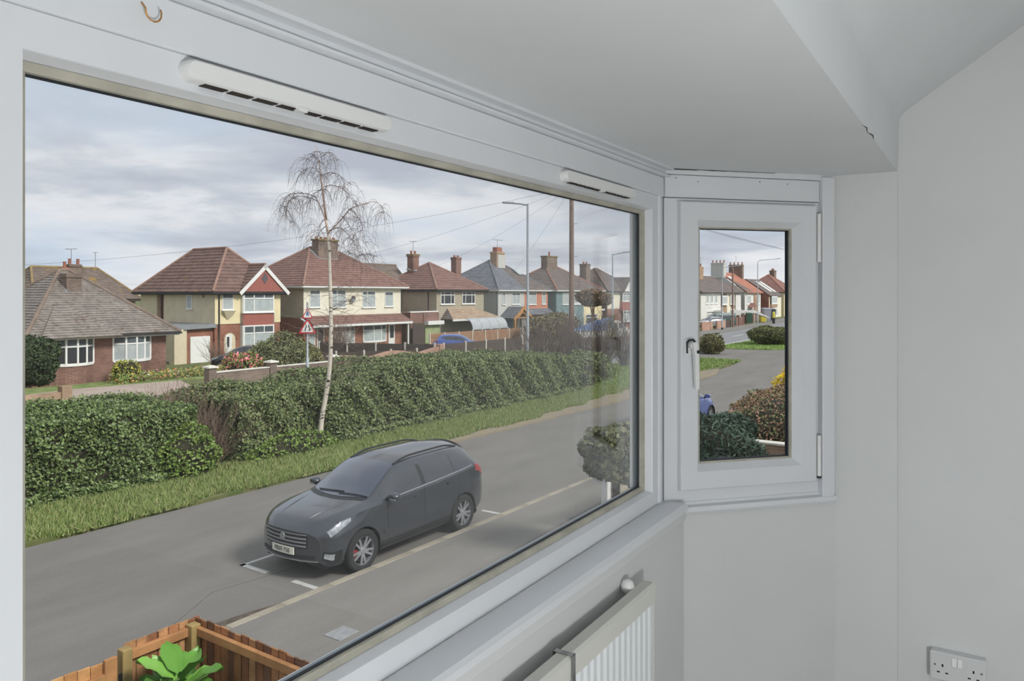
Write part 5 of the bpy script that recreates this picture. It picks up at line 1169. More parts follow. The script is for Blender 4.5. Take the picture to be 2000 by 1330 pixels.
VAN.update(L=4.9, zb=[(0,.3),(.12,.22),(4.7,.24),(4.9,.36)], zs=[(0,.8),(.1,.9),(.8,1.08),(1.3,1.12),(4.6,1.15),(4.9,1.05)], ws=[(0,.66),(.1,.74),(.8,.86),(4.6,.88),(4.9,.82)], wm=[(0,.72),(.1,.84),(.5,.92),(4.6,.92),(4.9,.86)],
    wr=[(0,.5),(.1,.56),(.8,.72),(1.3,.74),(1.9,.72),(4.5,.74),(4.9,.74)], zr=[(0,.84),(.1,.96),(.8,1.15),(1.2,1.3),(1.9,1.72),(2.6,1.80),(4.5,1.80),(4.75,1.72),(4.9,1.15)], zc=[(0,.86),(.1,.99),(.8,1.2),(1.1,1.36),(1.8,1.82),(2.6,1.92),(4.5,1.92),(4.8,1.8),(4.9,1.2)],
    wheels=(.9, 3.95), wr_=.33, screen=((.98,1.76),(1.1,1.86)), side=((1.35,2.2),(2.3,3.4),(3.5,4.5)), rear=(4.76,4.86), lamp=(.1,.6))
make_car('green_van', 'dark green van parked before the white and tan pair', VAN, green_paint, (26.6, 107.5, 0), RAD(12), 1, cat='van')

# ================================================================== street furniture
galv = M('galvanised_steel', (166, 174, 178), rough=0.5, metal=0.3, var=0.06, scale=2)
lamp_head = M('lamp_head_grey', (150, 156, 160), rough=0.4, var=0.05)
black_base = M('pole_base_black', (52, 52, 52), rough=0.8, var=0.1)
def street_lamp(label, s, t, h_, arm, adir, curved=False, dark_foot=False):
    o = thing('street_lamp', label, 'street lamp', street(s, t), SRZ, 'street lamps along the main road')
    ax, ay = adir
    m = MB().tube([(0, 0, 0), (0, 0, 1.3), (0, 0, 1.35), (0, 0, h_)], [0.10, 0.10, 0.075, 0.055], 12); m.build('column', galv, o, smooth=40)
    if curved: pts = [(0, 0, h_-0.02), (0.05*ax, 0.05*ay, h_+0.25), (0.25*ax, 0.25*ay, h_+0.45), (arm*0.6*ax, arm*0.6*ay, h_+0.58), (arm*ax, arm*ay, h_+0.65)]
    else: pts = [(0, 0, h_-0.08), (arm*0.5*ax, arm*0.5*ay, h_+0.02), (arm*ax, arm*ay, h_+0.08)]
    MB().tube(pts, 0.04, 8).build('arm', galv, o, smooth=40)
    e = pts[-1]; a = math.atan2(ay, ax)
    hd = MB(); prof = [(-0.05, 0.05), (0.10, 0.11), (0.45, 0.13), (0.68, 0.06)]
    for x, w in prof:
        for yy, zz in ((-w, 0.0), (-w*0.6, 0.07), (w*0.6, 0.07), (w, 0.0), (w*0.6, -0.03), (-w*0.6, -0.03)):
            hd.v.append((e[0]+x*math.cos(a)-yy*math.sin(a), e[1]+x*math.sin(a)+yy*math.cos(a), e[2]+zz+x*0.1))
    for i in range(3):
        for k in range(6): hd.f.append((i*6+k, i*6+(k+1) % 6, (i+1)*6+(k+1) % 6, (i+1)*6+k))
    hd.f.append(tuple(range(6))); hd.f.append(tuple(range(18, 24)))
    hd.build('lantern', lamp_head, o)
    if dark_foot: MB().lathe([(0, 0), (0.14, 0), (0.12, 0.35), (0, 0.35)], 10).build('foot', black_base, o)
    return o
street_lamp('tall grey street lamp rising behind the long hedge beside the telegraph pole', 33.3, 21.9, 9.3, 0.9, (0, 1))
street_lamp('grey street lamp on the far pavement before the white-gabled house', 58.6, 29.9, 8.0, 0.9, (0.25, -0.97), dark_foot=True)
street_lamp('grey street lamp with black foot by the salmon brick walls', 94.8, 33.0, 8.0, 1.6, (0.5, -0.86), dark_foot=True)
street_lamp('grey street lamp with curved neck before the orange-roofed house', 114.9, 34.6, 9.1, 2.6, (0.45, -0.89), curved=True)

# telegraph poles and wires
tarred = M('weathered_pole_timber', (134, 112, 100), rough=0.9, var=0.15, scale=1.5)
def tpole(label, s, t, h_, r=0.15):
    o = thing('telegraph_pole', label, 'pole', street(s, t), SRZ)
    MB().tube([(0, 0, 0), (0, 0, h_)], [r*1.15, r*0.8], 12).build('pole', tarred, o, smooth=40)
    for k in range(8):
        z = 3.0 + k*0.95
        if z < h_-0.5: MB().tube([((-1)**k*0.1, -0.05, z), ((-1)**k*0.32, -0.18, z), ((-1)**k*0.34, -0.18, z+0.06)], 0.014, 5).build('step_iron', iron, o)
    MB().lathe([(0, h_-0.02), (r, h_-0.02), (r*0.6, h_+0.12), (0, h_+0.14)], 10).build('cap', iron, o)
    return o
TP = tpole('brown telegraph pole with step irons rising from the bare shrubs', 38.7, 22.4, 10.9)
tpole('thin telegraph pole before the white and tan pair', 103.0, 34.4, 8.0, 0.12)
wire_m = M('black_wire', (70, 74, 80), rough=0.7, var=0.0)
def wire(a, b, sag=0.4, r=0.006):
    a = Vector(a); b = Vector(b); n = 18
    pts = [a.lerp(b, i/n) - Vector((0, 0, sag*4*(i/n)*(1-i/n))) for i in range(n+1)]
    w = MB().tube(pts, r, 4).build('overhead_wire', wire_m, TP); w.matrix_parent_inverse = (Matrix.Translation(TP.location) @ Matrix.Rotation(SRZ, 4, 'Z')).inverted()
PT = street(38.7, 22.4, 10.8); PT = (PT[0], PT[1], 10.8)
for (s, t, z), lab, sag in (((17.0, 52.0, 6.0), '', 0.9), ((44.5, 50.0, 7.2), '', 0.5), ((57.0, 49.5, 6.9), '', 0.5),
                            ((66.2, 47.2, 5.1), '', 0.4), ((58, 0.5, 5.5), '', 1.2), ((66, 0.5, 5.5), '', 1.2), ((76, 0.5, 5.6), '', 1.3)):
    q = street(s, t, z); wire(PT, (q[0], q[1], z), sag)

# warning signs on one post
o = thing('warning_sign_post', 'grey post with two red-bordered triangular road signs', 'road sign', street(26.3, 30.7), RAD(16))
MB().tube([(0, 0, 0), (0, 0, 1.35), (0, 0, 1.4), (0, 0, 4.2)], [0.085, 0.085, 0.05, 0.05], 12).build('post', galv, o, smooth=40)
sign_red = M('sign_red', (196, 48, 56), rough=0.4, var=0.05); sign_white = M('sign_white', (226, 228, 222), rough=0.4, var=0.03); sign_black = M('sign_black', (40, 44, 46), rough=0.5, var=0.0); sign_blue = M('sign_figure_blue', (92, 116, 150), rough=0.5, var=0.1)
def tri(w, h_): 
    r = 0.07; c = [(-w/2, 0), (w/2, 0), (0, h_)]; out = []
    for i in range(3):
        p = Vector(c[i]); a = (Vector(c[i-1])-p).normalized(); b = (Vector(c[(i+1) % 3])-p).normalized()
        out += [tuple(p+a*r), tuple(p+(a+b)*r*0.42), tuple(p+b*r)]
    return out
for z, w, h_ in ((3.38, 0.56, 0.56), (2.62, 0.90, 0.76)):
    T_ = tri(w, h_)
    sg = MB().prism([(x, z+q) for x, q in T_], 'y', -0.085, -0.065).build('sign_plate', sign_red, o)
    MB().prism([(x*0.74, z+h_*0.085+q*0.76) for x, q in T_], 'y', -0.089, -0.084).build('sign_face', sign_white, sg)
    if w > 0.8:      # road narrows on both sides
        MB().prism([(-0.13, z+0.11), (-0.08, z+0.11), (-0.08, z+0.24), (-0.045, z+0.32), (-0.045, z+0.46), (-0.09, z+0.46), (-0.09, z+0.33), (-0.13, z+0.25)], 'y', -0.093, -0.088).build('symbol', sign_black, sg)
        MB().prism([(0.08, z+0.11), (0.13, z+0.11), (0.13, z+0.25), (0.09, z+0.33), (0.09, z+0.46), (0.045, z+0.46), (0.045, z+0.32), (0.08, z+0.24)], 'y', -0.093, -0.088).build('symbol', sign_black, sg)
    else:            # walking figure
        m = MB().prism([(-0.06, z+0.12), (-0.02, z+0.12), (0.0, z+0.2), (0.03, z+0.12), (0.08, z+0.12), (0.05, z+0.24), (0.08, z+0.24), (0.04, z+0.33), (-0.04, z+0.33), (-0.09, z+0.22), (-0.05, z+0.22)], 'y', -0.093, -0.088)
        m.build('symbol', sign_blue, sg); MB().lathe([(0, -0.093), (0.035, -0.093), (0.035, -0.088), (0, -0.088)], 12, 0, 0, z+0.365, 'y').build('symbol', sign_blue, sg)
MB().tube([(-0.08, -0.02, 3.2), (-0.34, -0.05, 3.38)], 0.05, 6).build('sign_lamp', galv, o)

# ================================================================== walls and fences of the far gardens
coping_m = M('white_coping', (214, 210, 198), rough=0.9, var=0.06, scale=3)
def low_wall(name, label, pts, h_, mat, th=0.22, coping=None, piers=(), pier_h=None, cap=None, top=None, z0=-0.2):
    """brick garden wall along street points"""
    o = thing(name, label, 'wall', street(*pts[0]), SRZ); bx, by = pts[0]
    for (sa, ta), (sb, tb) in zip(pts[:-1], pts[1:]):
        L = math.hypot(sb-sa, tb-ta); a = math.atan2(tb-ta, sb-sa)
        n = max(1, int(L/0.3)) if top else 1
        m = MB(); prof = [(0, z0)] + [(L, z0)] + [(L*i/n, (top(i/n) if top else h_)) for i in range(n, -1, -1)]
        m.prism(prof, 'y', -th/2, th/2); w = m.build('brickwork', mat, o); w.location = (sa-bx, ta-by, 0); w.rotation_euler = (0, 0, a)
        if coping and not top:
            c = MB().bbox(0, L, -th/2-0.04, th/2+0.04, h_, h_+0.06, 0.01).build('coping', coping, o); c.location = (sa-bx, ta-by, 0); c.rotation_euler = (0, 0, a)
    for (s, t) in piers:
        p = MB().bbox(-0.2, 0.2, -0.2, 0.2, z0, pier_h, 0.01).build('pier', mat, o); p.location = (s-bx, t-by, 0)
        if cap:
            c = MB().add([(-0.28,-0.28,pier_h),(0.28,-0.28,pier_h),(0.28,0.28,pier_h),(-0.28,0.28,pier_h),(-0.26,-0.26,pier_h+0.07),(0.26,-0.26,pier_h+0.07),(0.26,0.26,pier_h+0.07),(-0.26,0.26,pier_h+0.07),(0,0,pier_h+0.14)],
                         [(0,3,2,1),(0,1,5,4),(1,2,6,5),(2,3,7,6),(3,0,4,7),(4,5,8),(5,6,8),(6,7,8),(7,4,8)]).build('pier_cap', cap, p)
    return o
low_wall('garden_wall', 'dull brick garden wall with white coping and capped piers', [(21.9, 32.4), (29.6, 32.4)], 0.86, brick_dull, coping=coping_m, piers=[(21.9, 32.4), (25.4, 32.4), (29.6, 32.4)], pier_h=1.12, cap=coping_m)
low_wall('garden_wall', 'low brick wall with a pier below the clipped dark bush', [(10.5, 33.0), (15.6, 33.0)], 0.62, brick_tan, piers=[(15.6, 33.0)], pier_h=0.85)
low_wall('garden_wall', 'pinkish brick wall with a dipping scalloped top', [(30.4, 32.9), (39.4, 32.9)], 1.0, brick_pink, piers=[(39.4, 32.9)], pier_h=1.28, top=lambda q: 0.86+0.26*abs(math.cos(q*2*math.pi))**1.5)
low_wall('garden_wall', 'salmon brick wall beside the silver hatchback', [(92.6, 34.9), (95.6, 34.6)], 1.05, brick_pink)
low_wall('garden_wall', 'short salmon brick wall past the black lamp foot', [(97.2, 34.6), (100.0, 34.5)], 1.05, brick_pink)
low_wall('garden_wall', 'cream and salmon garden wall beside the boat', [(68.2, 34.6), (74.0, 34.2)], 1.25, brick_pink)
dark_panel = M('dark_fence_timber', (82, 72, 66), rough=0.9, var=0.12, scale=3); tan_panel = M('orange_brown_fence_timber', (152, 118, 94), rough=0.9, var=0.15, scale=2); conc_post = M('concrete_post', (200, 194, 182), rough=0.9, var=0.08, scale=3); grey_panel = M('grey_fence_timber', (134, 124, 116), rough=0.9, var=0.1, scale=2)
def panel_fence(label, a, b, n, h_, mat, post=True, ph=0.12):
    o = thing('panel_fence', label, 'fence', street(*a), SRZ + math.atan2(b[1]-a[1], b[0]-a[0])); L = math.hypot(b[0]-a[0], b[1]-a[1]); w = L/n
    nb = 6
    for i in range(n):
        p = bpy.data.objects.new('fence_panel', None); COL.objects.link(p); p.parent = o
        for k in range(nb):
            z0 = 0.05 + k*(h_-0.05)/nb; MB().add([(i*w+0.06,-0.02,z0),((i+1)*w-0.06,-0.02,z0),((i+1)*w-0.06,0.02,z0),(i*w+0.06,0.02,z0),(i*w+0.06,0.0,z0+(h_-0.05)/nb+0.02),((i+1)*w-0.06,0.0,z0+(h_-0.05)/nb+0.02),((i+1)*w-0.06,0.02,z0+(h_-0.05)/nb+0.02),(i*w+0.06,0.02,z0+(h_-0.05)/nb+0.02)],
                [(0,3,2,1),(4,5,6,7),(0,1,5,4),(1,2,6,5),(2,3,7,6),(3,0,4,7)]).build('board', mat, p)
    if post:
        for i in range(n+1): MB().bbox(i*w-0.06, i*w+0.06, -0.06, 0.06, -0.2, h_+ph, 0.01).build('post', conc_post, o)
    return o
panel_fence('dark timber fence with pale concrete posts beyond the hedge', (39.9, 33.0), (49.7, 33.2), 4, 1.22, dark_panel)
panel_fence('dark timber fence with concrete posts running back beside the scalloped wall', (39.7, 33.6), (36.6, 41.5), 4, 1.2, dark_panel)
panel_fence('low dark timber fence behind the scalloped pinkish wall', (38.0, 33.7), (31.5, 36.8), 4, 0.95, dark_panel)
panel_fence('orange brown timber fence behind the bright blue hatchback', (50.5, 43.3), (64.5, 43.3), 7, 1.15, tan_panel, ph=0.05)
panel_fence('grey weathered timber fence before the oak porch', (50.6, 34.0), (62.0, 40.6), 6, 1.15, grey_panel)
panel_fence('dark side gate and fence between the ivory pair and the greige house', (51.5, 46.2), (53.2, 46.2), 1, 1.95, dark_panel, post=False)

# grey curved-top shelter before the greige house
o = thing('garden_shelter', 'curved grey plastic shelter on white posts before the greige house', 'shelter', street(56.9, 44.4), SRZ)
shell_m = M('grey_polycarbonate', (176, 180, 182), rough=0.4, var=0.05); 
for i in range(4):
    x0, x1 = i*1.42, i*1.42+1.38; arc = [(-0.9+0.9*(1-math.cos(q)), 1.25+1.05*math.sin(q)) for q in np.linspace(0, math.pi/2, 10)]
    prof = arc + [(0.0, 1.25+1.0), (0.0, 2.2)] + [(p+0.04, z-0.05) for p, z in arc[::-1]]
    MB().prism([(p, z) for p, z in arc] + [(p+0.05, z-0.05) for p, z in arc[::-1]], 'x', x0, x1).build('roof_panel', shell_m, o)
    MB().box(x0+0.05, x1-0.05, -0.86, -0.82, 0.1, 1.22).build('side_panel', dark_pane, o)
for i in range(5): MB().box(i*1.42-0.05, i*1.42+0.03, -0.95, -0.83, 0, 1.3).build('post', white_pvc, o)

# boat under a blue cover
o = thing('covered_boat', 'small white cabin boat under a blue cover', 'boat', (8.9, 76.0, 0), RAD(8))
blue_cover = M('blue_tarpaulin', (116, 146, 186), rough=0.6, var=0.08, scale=2)
MB().prism([(-2.9, 1.0), (2.6, 1.0), (2.3, 0.35), (-2.2, 0.35)], 'y', -0.8, 0.8).build('hull', render_white, o)
MB().add([(-3.0,-0.9,1.0),(1.2,-0.9,1.05),(1.2,0.9,1.05),(-3.0,0.9,1.0),(-2.9,0,1.15),(-0.3,-0.55,2.0),(0.9,-0.6,2.3),(0.9,0.6,2.3),(-0.3,0.55,2.0)], [(0,1,6,5,4),(3,4,8,7,2),(0,4,3),(4,5,8),(5,6,7,8),(1,2,7,6)]).build('cover', blue_cover, o)
MB().add([(0.3,-0.85,1.02),(2.6,-0.8,1.02),(2.6,0.8,1.02),(0.3,0.85,1.02),(0.5,-0.65,1.95),(1.6,-0.6,1.95),(1.6,0.6,1.95),(0.5,0.65,1.95)], [(0,1,5,4),(1,2,6,5),(2,3,7,6),(4,5,6,7),(3,0,4,7)]).build('cabin', render_white, o)
for x in (1.0, 1.55): MB().add([(x,-0.80,1.25),(x+0.4,-0.78,1.25),(x+0.25,-0.70,1.75),(x,-0.70,1.75),(x,-0.76,1.25),(x+0.4,-0.74,1.25),(x+0.25,-0.66,1.75),(x,-0.66,1.75)], [(0,1,2,3),(4,7,6,5),(0,4,5,1),(2,6,7,3)]).build('cabin_window', dark_pane, o)
for x in (-1.2, 1.2): MB().box(x-0.1, x+0.1, -0.6, 0.6, 0.0, 0.4).build('cradle', black_trim, o)

# odds and ends on the far pavement, seen through the opening window
def bin_(name, label, x, y, c, rz=0.0, h_=1.05, w=0.55):
    o = thing(name, label, 'bin', (x, y, 0.09), rz); mt = M(name+'_plastic', c, rough=0.5, var=0.05)
    MB().add([(-w*.42,-w*.45,.08),(w*.42,-w*.45,.08),(w*.42,w*.45,.08),(-w*.42,w*.45,.08),(-w/2,-w*.55,h_*.9),(w/2,-w*.55,h_*.9),(w/2,w*.55,h_*.9),(-w/2,w*.55,h_*.9)], [(0,3,2,1),(4,5,6,7),(0,1,5,4),(1,2,6,5),(2,3,7,6),(3,0,4,7)]).build('body', mt, o)
    MB().add([(-w*.54,-w*.6,h_*.9),(w*.54,-w*.6,h_*.9),(w*.54,w*.66,h_*.9),(-w*.54,w*.66,h_*.9),(-w*.5,-w*.5,h_*.97),(w*.5,-w*.5,h_*.97),(w*.5,w*.6,h_),(-w*.5,w*.6,h_)], [(0,3,2,1),(4,5,6,7),(0,1,5,4),(1,2,6,5),(2,3,7,6),(3,0,4,7)]).build('lid', mt, o)
    for sx in (-1, 1): MB().lathe([(0, -.03), (.1, -.03), (.1, .03), (0, .03)], 12, sx*w*.42, w*.5, .1, 'x').build('wheel', tyre_m, o)
    return o
x, y = 36.42, 118.0; bin_('wheelie_bin', 'dark green wheelie bin by the far garden walls', x, y, (52, 84, 66), h_=1.6, w=.8)
x, y = 39.85, 122.0; bin_('grit_bin', 'yellow grit bin on the far pavement', x, y, (214, 198, 70), h_=1.1, w=.9)
x, y = 41.75, 126.0; bin_('storage_box', 'tall grey storage box behind the yellow grit bin', x, y, (150, 152, 160), h_=2.2, w=1.2)
x, y = 43.35, 128.0; bin_('wheelie_bin', 'navy wheelie bin behind the yellow bollard', x, y, (44, 48, 66), h_=2.0, w=.9)
x, y = 40.20, 118.0; o = thing('bollard', 'yellow reflective bollard at the far kerb', 'bollard', (x, y, 0.0)); ym = M('bollard_yellow', (214, 200, 76), rough=0.5, var=0.05)
MB().lathe([(0, 0), (.22, 0), (.2, .9), (0, .9)], 10).build('base', black_base, o); MB().lathe([(0, .9), (.2, .9), (.2, 1.7), (.12, 1.85), (0, 1.87)], 12).build('reflector', ym, o)
x, y = 36.56, 120.0; o = thing('white_awning', 'long white sloping awning over a parked car space', 'awning', (x, y, 0)); MB().prism([(-2.2, 2.0), (1.2, 2.0), (3.4, 0.9), (3.2, 0.85), (1.1, 1.6), (-2.2, 1.6)], 'y', -1, 1).build('cover', render_white, o)
for xx in (-2.1, 1.0): MB().tube([(xx, -.9, 0), (xx, -.9, 1.7)], .06, 6).build('post', render_white, o)
panel_fence('dark slatted fence between the salmon walls and the thin telegraph pole', (100.5, 34.6), (103.2, 34.7), 1, 1.1, dark_panel)
low_wall('garden_wall', 'brown brick garden walls beyond the thin telegraph pole', [(105.0, 35.2), (113.5, 36.4)], 1.2, brick_brown, piers=[(106.6, 35.4), (109.5, 35.8), (113.5, 36.4)], pier_h=1.5)
low_wall('garden_wall', 'red brown garden wall beyond the yellow grit bin', [(120.0, 38.2), (150.0, 43.0)], 1.3, brick_brown)

# ================================================================== near front garden: fence, gate, plant
fw = M('treated_softwood', (176, 128, 84), rough=0.8, var=0.16, scale=3, bump=0.2, bscale=30)
boards = [M('fence_board_'+n, c, rough=0.85, var=0.2, scale=5, bump=0.3, bscale=40) for n, c in (('amber', (164, 114, 76)), ('rust', (142, 95, 66)), ('dark', (114, 80, 60)), ('pale', (178, 134, 92)))]
gate_b = [M('gate_board_'+n, c, rough=0.85, var=0.15, scale=5, bump=0.3, bscale=40) for n, c in (('honey', (196, 148, 96)), ('tan', (182, 132, 84)))]
post_m = M('green_tinged_post', (158, 136, 88), rough=0.85, var=0.15, scale=4)
o = thing('garden_fence', 'new brown timber board fence round the front garden corner', 'fence', street(4.36, 6.72), SRZ)
rr = random.Random(3)
def fboard(k0, w, z1, axis, off, mat):
    if axis == 's': v = [(k0, off, 0.05), (k0-w, off, 0.05), (k0-w, off+0.008, 0.05), (k0, off+0.022, 0.05)]
    else: v = [(off, k0, 0.05), (off, k0-w, 0.05), (off+0.008, k0-w, 0.05), (off+0.022, k0, 0.05)]
    MB().add(v + [(a, b, z1) for a, b, c in v], [(0,3,2,1),(4,5,6,7),(0,1,5,4),(1,2,6,5),(2,3,7,6),(3,0,4,7)]).build('board', mat, o)
for i in range(7): fboard(0.10 - i*0.105, 0.122, 1.50 + rr.uniform(-0.008, 0.008), 's', 0.055, rr.choice(boards))
for i in range(52): fboard(0.08 - i*0.105, 0.122, 1.50 + rr.uniform(-0.01, 0.01), 't', 0.055, rr.choice(boards[:3] if i % 4 else boards))
for z in (0.25, 0.85, 1.40):
    MB().bbox(-0.66, 0.0, 0.0, 0.05, z-0.04, z+0.04, 0.004).build('rail', fw, o)
    MB().bbox(0.0, 0.05, -5.4, 0.0, z-0.04, z+0.04, 0.004).build('rail', fw, o)
MB().bbox(-0.055, 0.045, -0.055, 0.045, -0.2, 1.47, 0.006).build('post', post_m, o)
MB().bbox(-0.72, -0.63, -0.055, 0.045, -0.2, 1.49, 0.006).build('post', post_m, o)
for yy in (-1.9, -3.7): MB().bbox(-0.055, 0.045, yy-0.05, yy+0.05, -0.2, 1.47, 0.006).build('post', post_m, o)
g = thing('garden_gate', 'honey coloured boarded garden gate with a black strap hinge', 'gate', street(3.62, 6.70), SRZ)
for i in range(9):
    x1 = -0.02 - i*0.108; MB().bbox(x1-0.104, x1, 0.02, 0.04, 0.08, 1.42+0.03*math.sin(i/8*math.pi)+rr.uniform(-0.004, 0.004), 0.003).build('board', gate_b[i % 2], g)
for z in (0.3, 0.8, 1.30): MB().bbox(-0.99, -0.12, -0.02, 0.02, z-0.05, z+0.04, 0.004).build('ledge', fw, g)
MB().bbox(-0.13, -0.02, -0.02, 0.02, 0.08, 1.46, 0.004).build('stile', fw, g)
hm = M('black_strap_hinge', (34, 34, 36), rough=0.5, var=0.05)
for z in (1.22, 0.35):
    hi = MB().prism([(-0.02, z-0.02), (-0.02, z+0.02), (-0.45, z+0.008), (-0.47, z), (-0.45, z-0.008)], 'y', -0.026, -0.020).build('strap_hinge', hm, g)
    MB().bbox(-0.015, 0.025, -0.026, -0.020, z-0.08, z+0.08, 0.001).build('hinge_plate', hm, hi)
# broad-leaved plant
pm = [leafmat('glossy_leaf_a', [(92, 140, 52)], 0.35), leafmat('glossy_leaf_b', [(116, 164, 70)], 0.35), leafmat('glossy_leaf_c', [(74, 120, 48)], 0.4)]
o = thing('broad_leaved_plant', 'glossy broad-leaved green plant inside the fence corner', 'plant', street(3.9, 6.22, 0.06), SRZ)
MB().tube([(0, 0, 0), (0.02, 0, 0.6), (0, 0.02, 1.2)], [0.04, 0.035, 0.02], 8).build('stem', leafmat('stem_green', [(110, 130, 70)]), o)
for i in range(46):
    a = i*2.4 + rr.uniform(-0.3, 0.3); tier = i/45; L = 0.44 - 0.13*tier + rr.uniform(-0.05, 0.05); z0 = 0.55 + 0.68*tier; el = 0.1 + 0.95*tier + rr.uniform(-0.2, 0.2); w = 0.10 + rr.uniform(-0.01, 0.02)
    m = MB(); rows = []
    for q in np.linspace(0, 1, 8):
        e_ = el - 1.3*q*q*0.8; r_ = 0.05 + L*q*math.cos(el*0.6); zz = z0 + L*(math.sin(el)*q - 0.55*q*q*(1-tier*0.5)); ww = w*math.sin(math.pi*min(1, 0.08+q*0.92))**0.7 if q < 1 else 0.002
        row = []
        for u_ in (-1, -0.5, 0, 0.5, 1):
            lift = 0.035*abs(u_) + 0.014*math.sin(q*14+i+u_*2)*abs(u_); row.append((r_*math.cos(a) - u_*ww*math.sin(a), r_*math.sin(a) + u_*ww*math.cos(a), zz + lift))
        rows.append(row)
    m.grid(rows); m.build('leaf', pm[i % 3], o, smooth=True)

# near gardens further along: gatepost, walls, bin
low_wall('garden_wall', 'grey rendered boundary wall beside the white gatepost', [(13.3, 6.75), (15.6, 6.75)], 1.05, render_greige, coping=coping_m)
low_wall('garden_wall', 'red brick wall with pale coping below the beech hedge', [(19.5, 6.5), (19.5, 1.0)], 0.88, brick_tan, coping=coping_m)
o = thing('gatepost', 'square white gatepost beside the shrub', 'post', street(13.05, 6.8), SRZ); MB().bbox(-0.07, 0.07, -0.07, 0.07, -0.1, 1.45, 0.01).build('shaft', white_pvc, o); MB().add([(-.09,-.09,1.45),(.09,-.09,1.45),(.09,.09,1.45),(-.09,.09,1.45),(0,0,1.55)], [(0,1,4),(1,2,4),(2,3,4),(3,0,4),(0,3,2,1)]).build('cap', white_pvc, o)
q = street(15.9, 5.3); b = bin_('wheelie_bin', 'black wheelie bin beside the dark conifer bush', q[0], q[1], (46, 50, 54), RAD(60), h_=1.1, w=.6); b.location.z = 0.06
# ================================================================== planting
RNG = np.random.default_rng(11)
privet = leafmat('privet_leaves', [(48, 62, 34), (70, 88, 46), (88, 106, 56), (104, 122, 70), (122, 138, 90)], 0.45)
privet2 = leafmat('mixed_hedge_leaves', [(58, 66, 44), (78, 90, 54), (92, 108, 60), (112, 122, 76), (126, 128, 92)], 0.5)
bright_leaf = leafmat('bright_ivy_leaves', [(86, 106, 50), (104, 126, 58), (122, 142, 74)], 0.4)
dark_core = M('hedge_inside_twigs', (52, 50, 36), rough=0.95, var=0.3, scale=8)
twig_m = M('bare_twig', (128, 108, 94), rough=0.9, var=0.15, scale=5); twig_dark = M('dark_twig', (96, 82, 74), rough=0.9, var=0.15, scale=5)
def wob(a, b, k=1.0): return k*(0.10*np.sin(a*1.7+b*0.6) + 0.07*np.sin(a*3.9+1.3+b*2.1) + 0.05*np.sin(a*7.3+b*4.7))
def hedge(label, s0, s1, t0, t1, top, mat, n, size, core=True):
    o = thing('hedge', label, 'hedge', street((s0+s1)/2, (t0+t1)/2), SRZ); cs, ct = (s0+s1)/2, (t0+t1)/2
    def front(s, z): return t0 + wob(s, z*1.5) + 0.18*np.clip((z-1.2), 0, 2)**2*0.4
    def back(s, z): return t1 + wob(s+5, z)
    L, D_ = s1-s0, t1-t0; H_ = float(np.mean(top(np.linspace(s0, s1, 20))))
    areas = np.array([L*H_*1.25, L*D_, D_*H_, D_*H_, L*0.6]); cnt = (areas/areas.sum()*n).astype(int); P = []; N = []
    s = RNG.uniform(s0, s1, cnt[0]); z = RNG.uniform(0.02, 1, cnt[0])*top(s); P.append(np.stack([s, front(s, z)+RNG.normal(0.03, 0.05, len(s)), z], 1)); N.append(np.tile([0, -1, 0.55], (len(s), 1)))
    s = RNG.uniform(s0, s1, cnt[1]); t = RNG.uniform(0, 1, cnt[1]); zt = top(s); tt = front(s, zt)*(1-t) + back(s, zt)*t; P.append(np.stack([s, tt, zt + wob(s*1.3, tt*1.6, 0.7)+RNG.normal(-0.02, 0.05, len(s))], 1)); N.append(np.tile([0, -0.2, 1], (len(s), 1)))
    for k, (se, nx_) in enumerate(((s0, -1), (s1, 1))):
        t = RNG.uniform(t0, t1, cnt[2+k]); z = RNG.uniform(0, 1, cnt[2+k])*top(np.full_like(t, se)); P.append(np.stack([se + wob(t, z)+RNG.normal(0, 0.05, len(t)), t, z], 1)); N.append(np.tile([nx_, 0, 0.4], (len(t), 1)))
    s = RNG.uniform(s0, s1, cnt[4]); P.append(np.stack([s, t0-RNG.uniform(0, 0.25, len(s))+wob(s, 0), RNG.uniform(0.02, 0.3, len(s))], 1)); N.append(np.tile([0, -1, 1], (len(s), 1)))
    P = np.concatenate(P); N = np.concatenate(N).astype(float); P[:, 0] -= cs; P[:, 1] -= ct
    f = fast_mesh('foliage', leaf_verts(P, N, size, RNG, 0.55, 0.75), 4, mat, o); f['kind'] = 'stuff'
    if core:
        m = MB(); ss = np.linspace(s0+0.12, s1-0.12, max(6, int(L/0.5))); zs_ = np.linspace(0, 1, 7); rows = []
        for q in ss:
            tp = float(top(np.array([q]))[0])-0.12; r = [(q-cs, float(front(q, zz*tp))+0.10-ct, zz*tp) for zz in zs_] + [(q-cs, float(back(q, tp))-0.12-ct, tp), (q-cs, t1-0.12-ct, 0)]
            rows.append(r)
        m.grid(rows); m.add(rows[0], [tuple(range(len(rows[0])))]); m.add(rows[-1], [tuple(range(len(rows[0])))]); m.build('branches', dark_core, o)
    return o
hedge('dense dark green privet hedge along the verge, ending at the bare thicket', -3.0, 11.7, 17.75, 21.4, lambda s: 1.80 + 0.05*np.sin(s*0.9), privet, 90000, 0.085)
hedge('long grey-green mixed hedge behind the silver birch, past the bare thicket', 12.9, 31.5, 17.9, 21.3, lambda s: np.interp(s, [12, 15, 17, 18.5, 20, 25, 29, 32], [1.75, 1.78, 1.8, 2.05, 2.15, 2.05, 1.85, 1.6]) + 0.05*np.sin(s*2.3), privet2, 110000, 0.10)

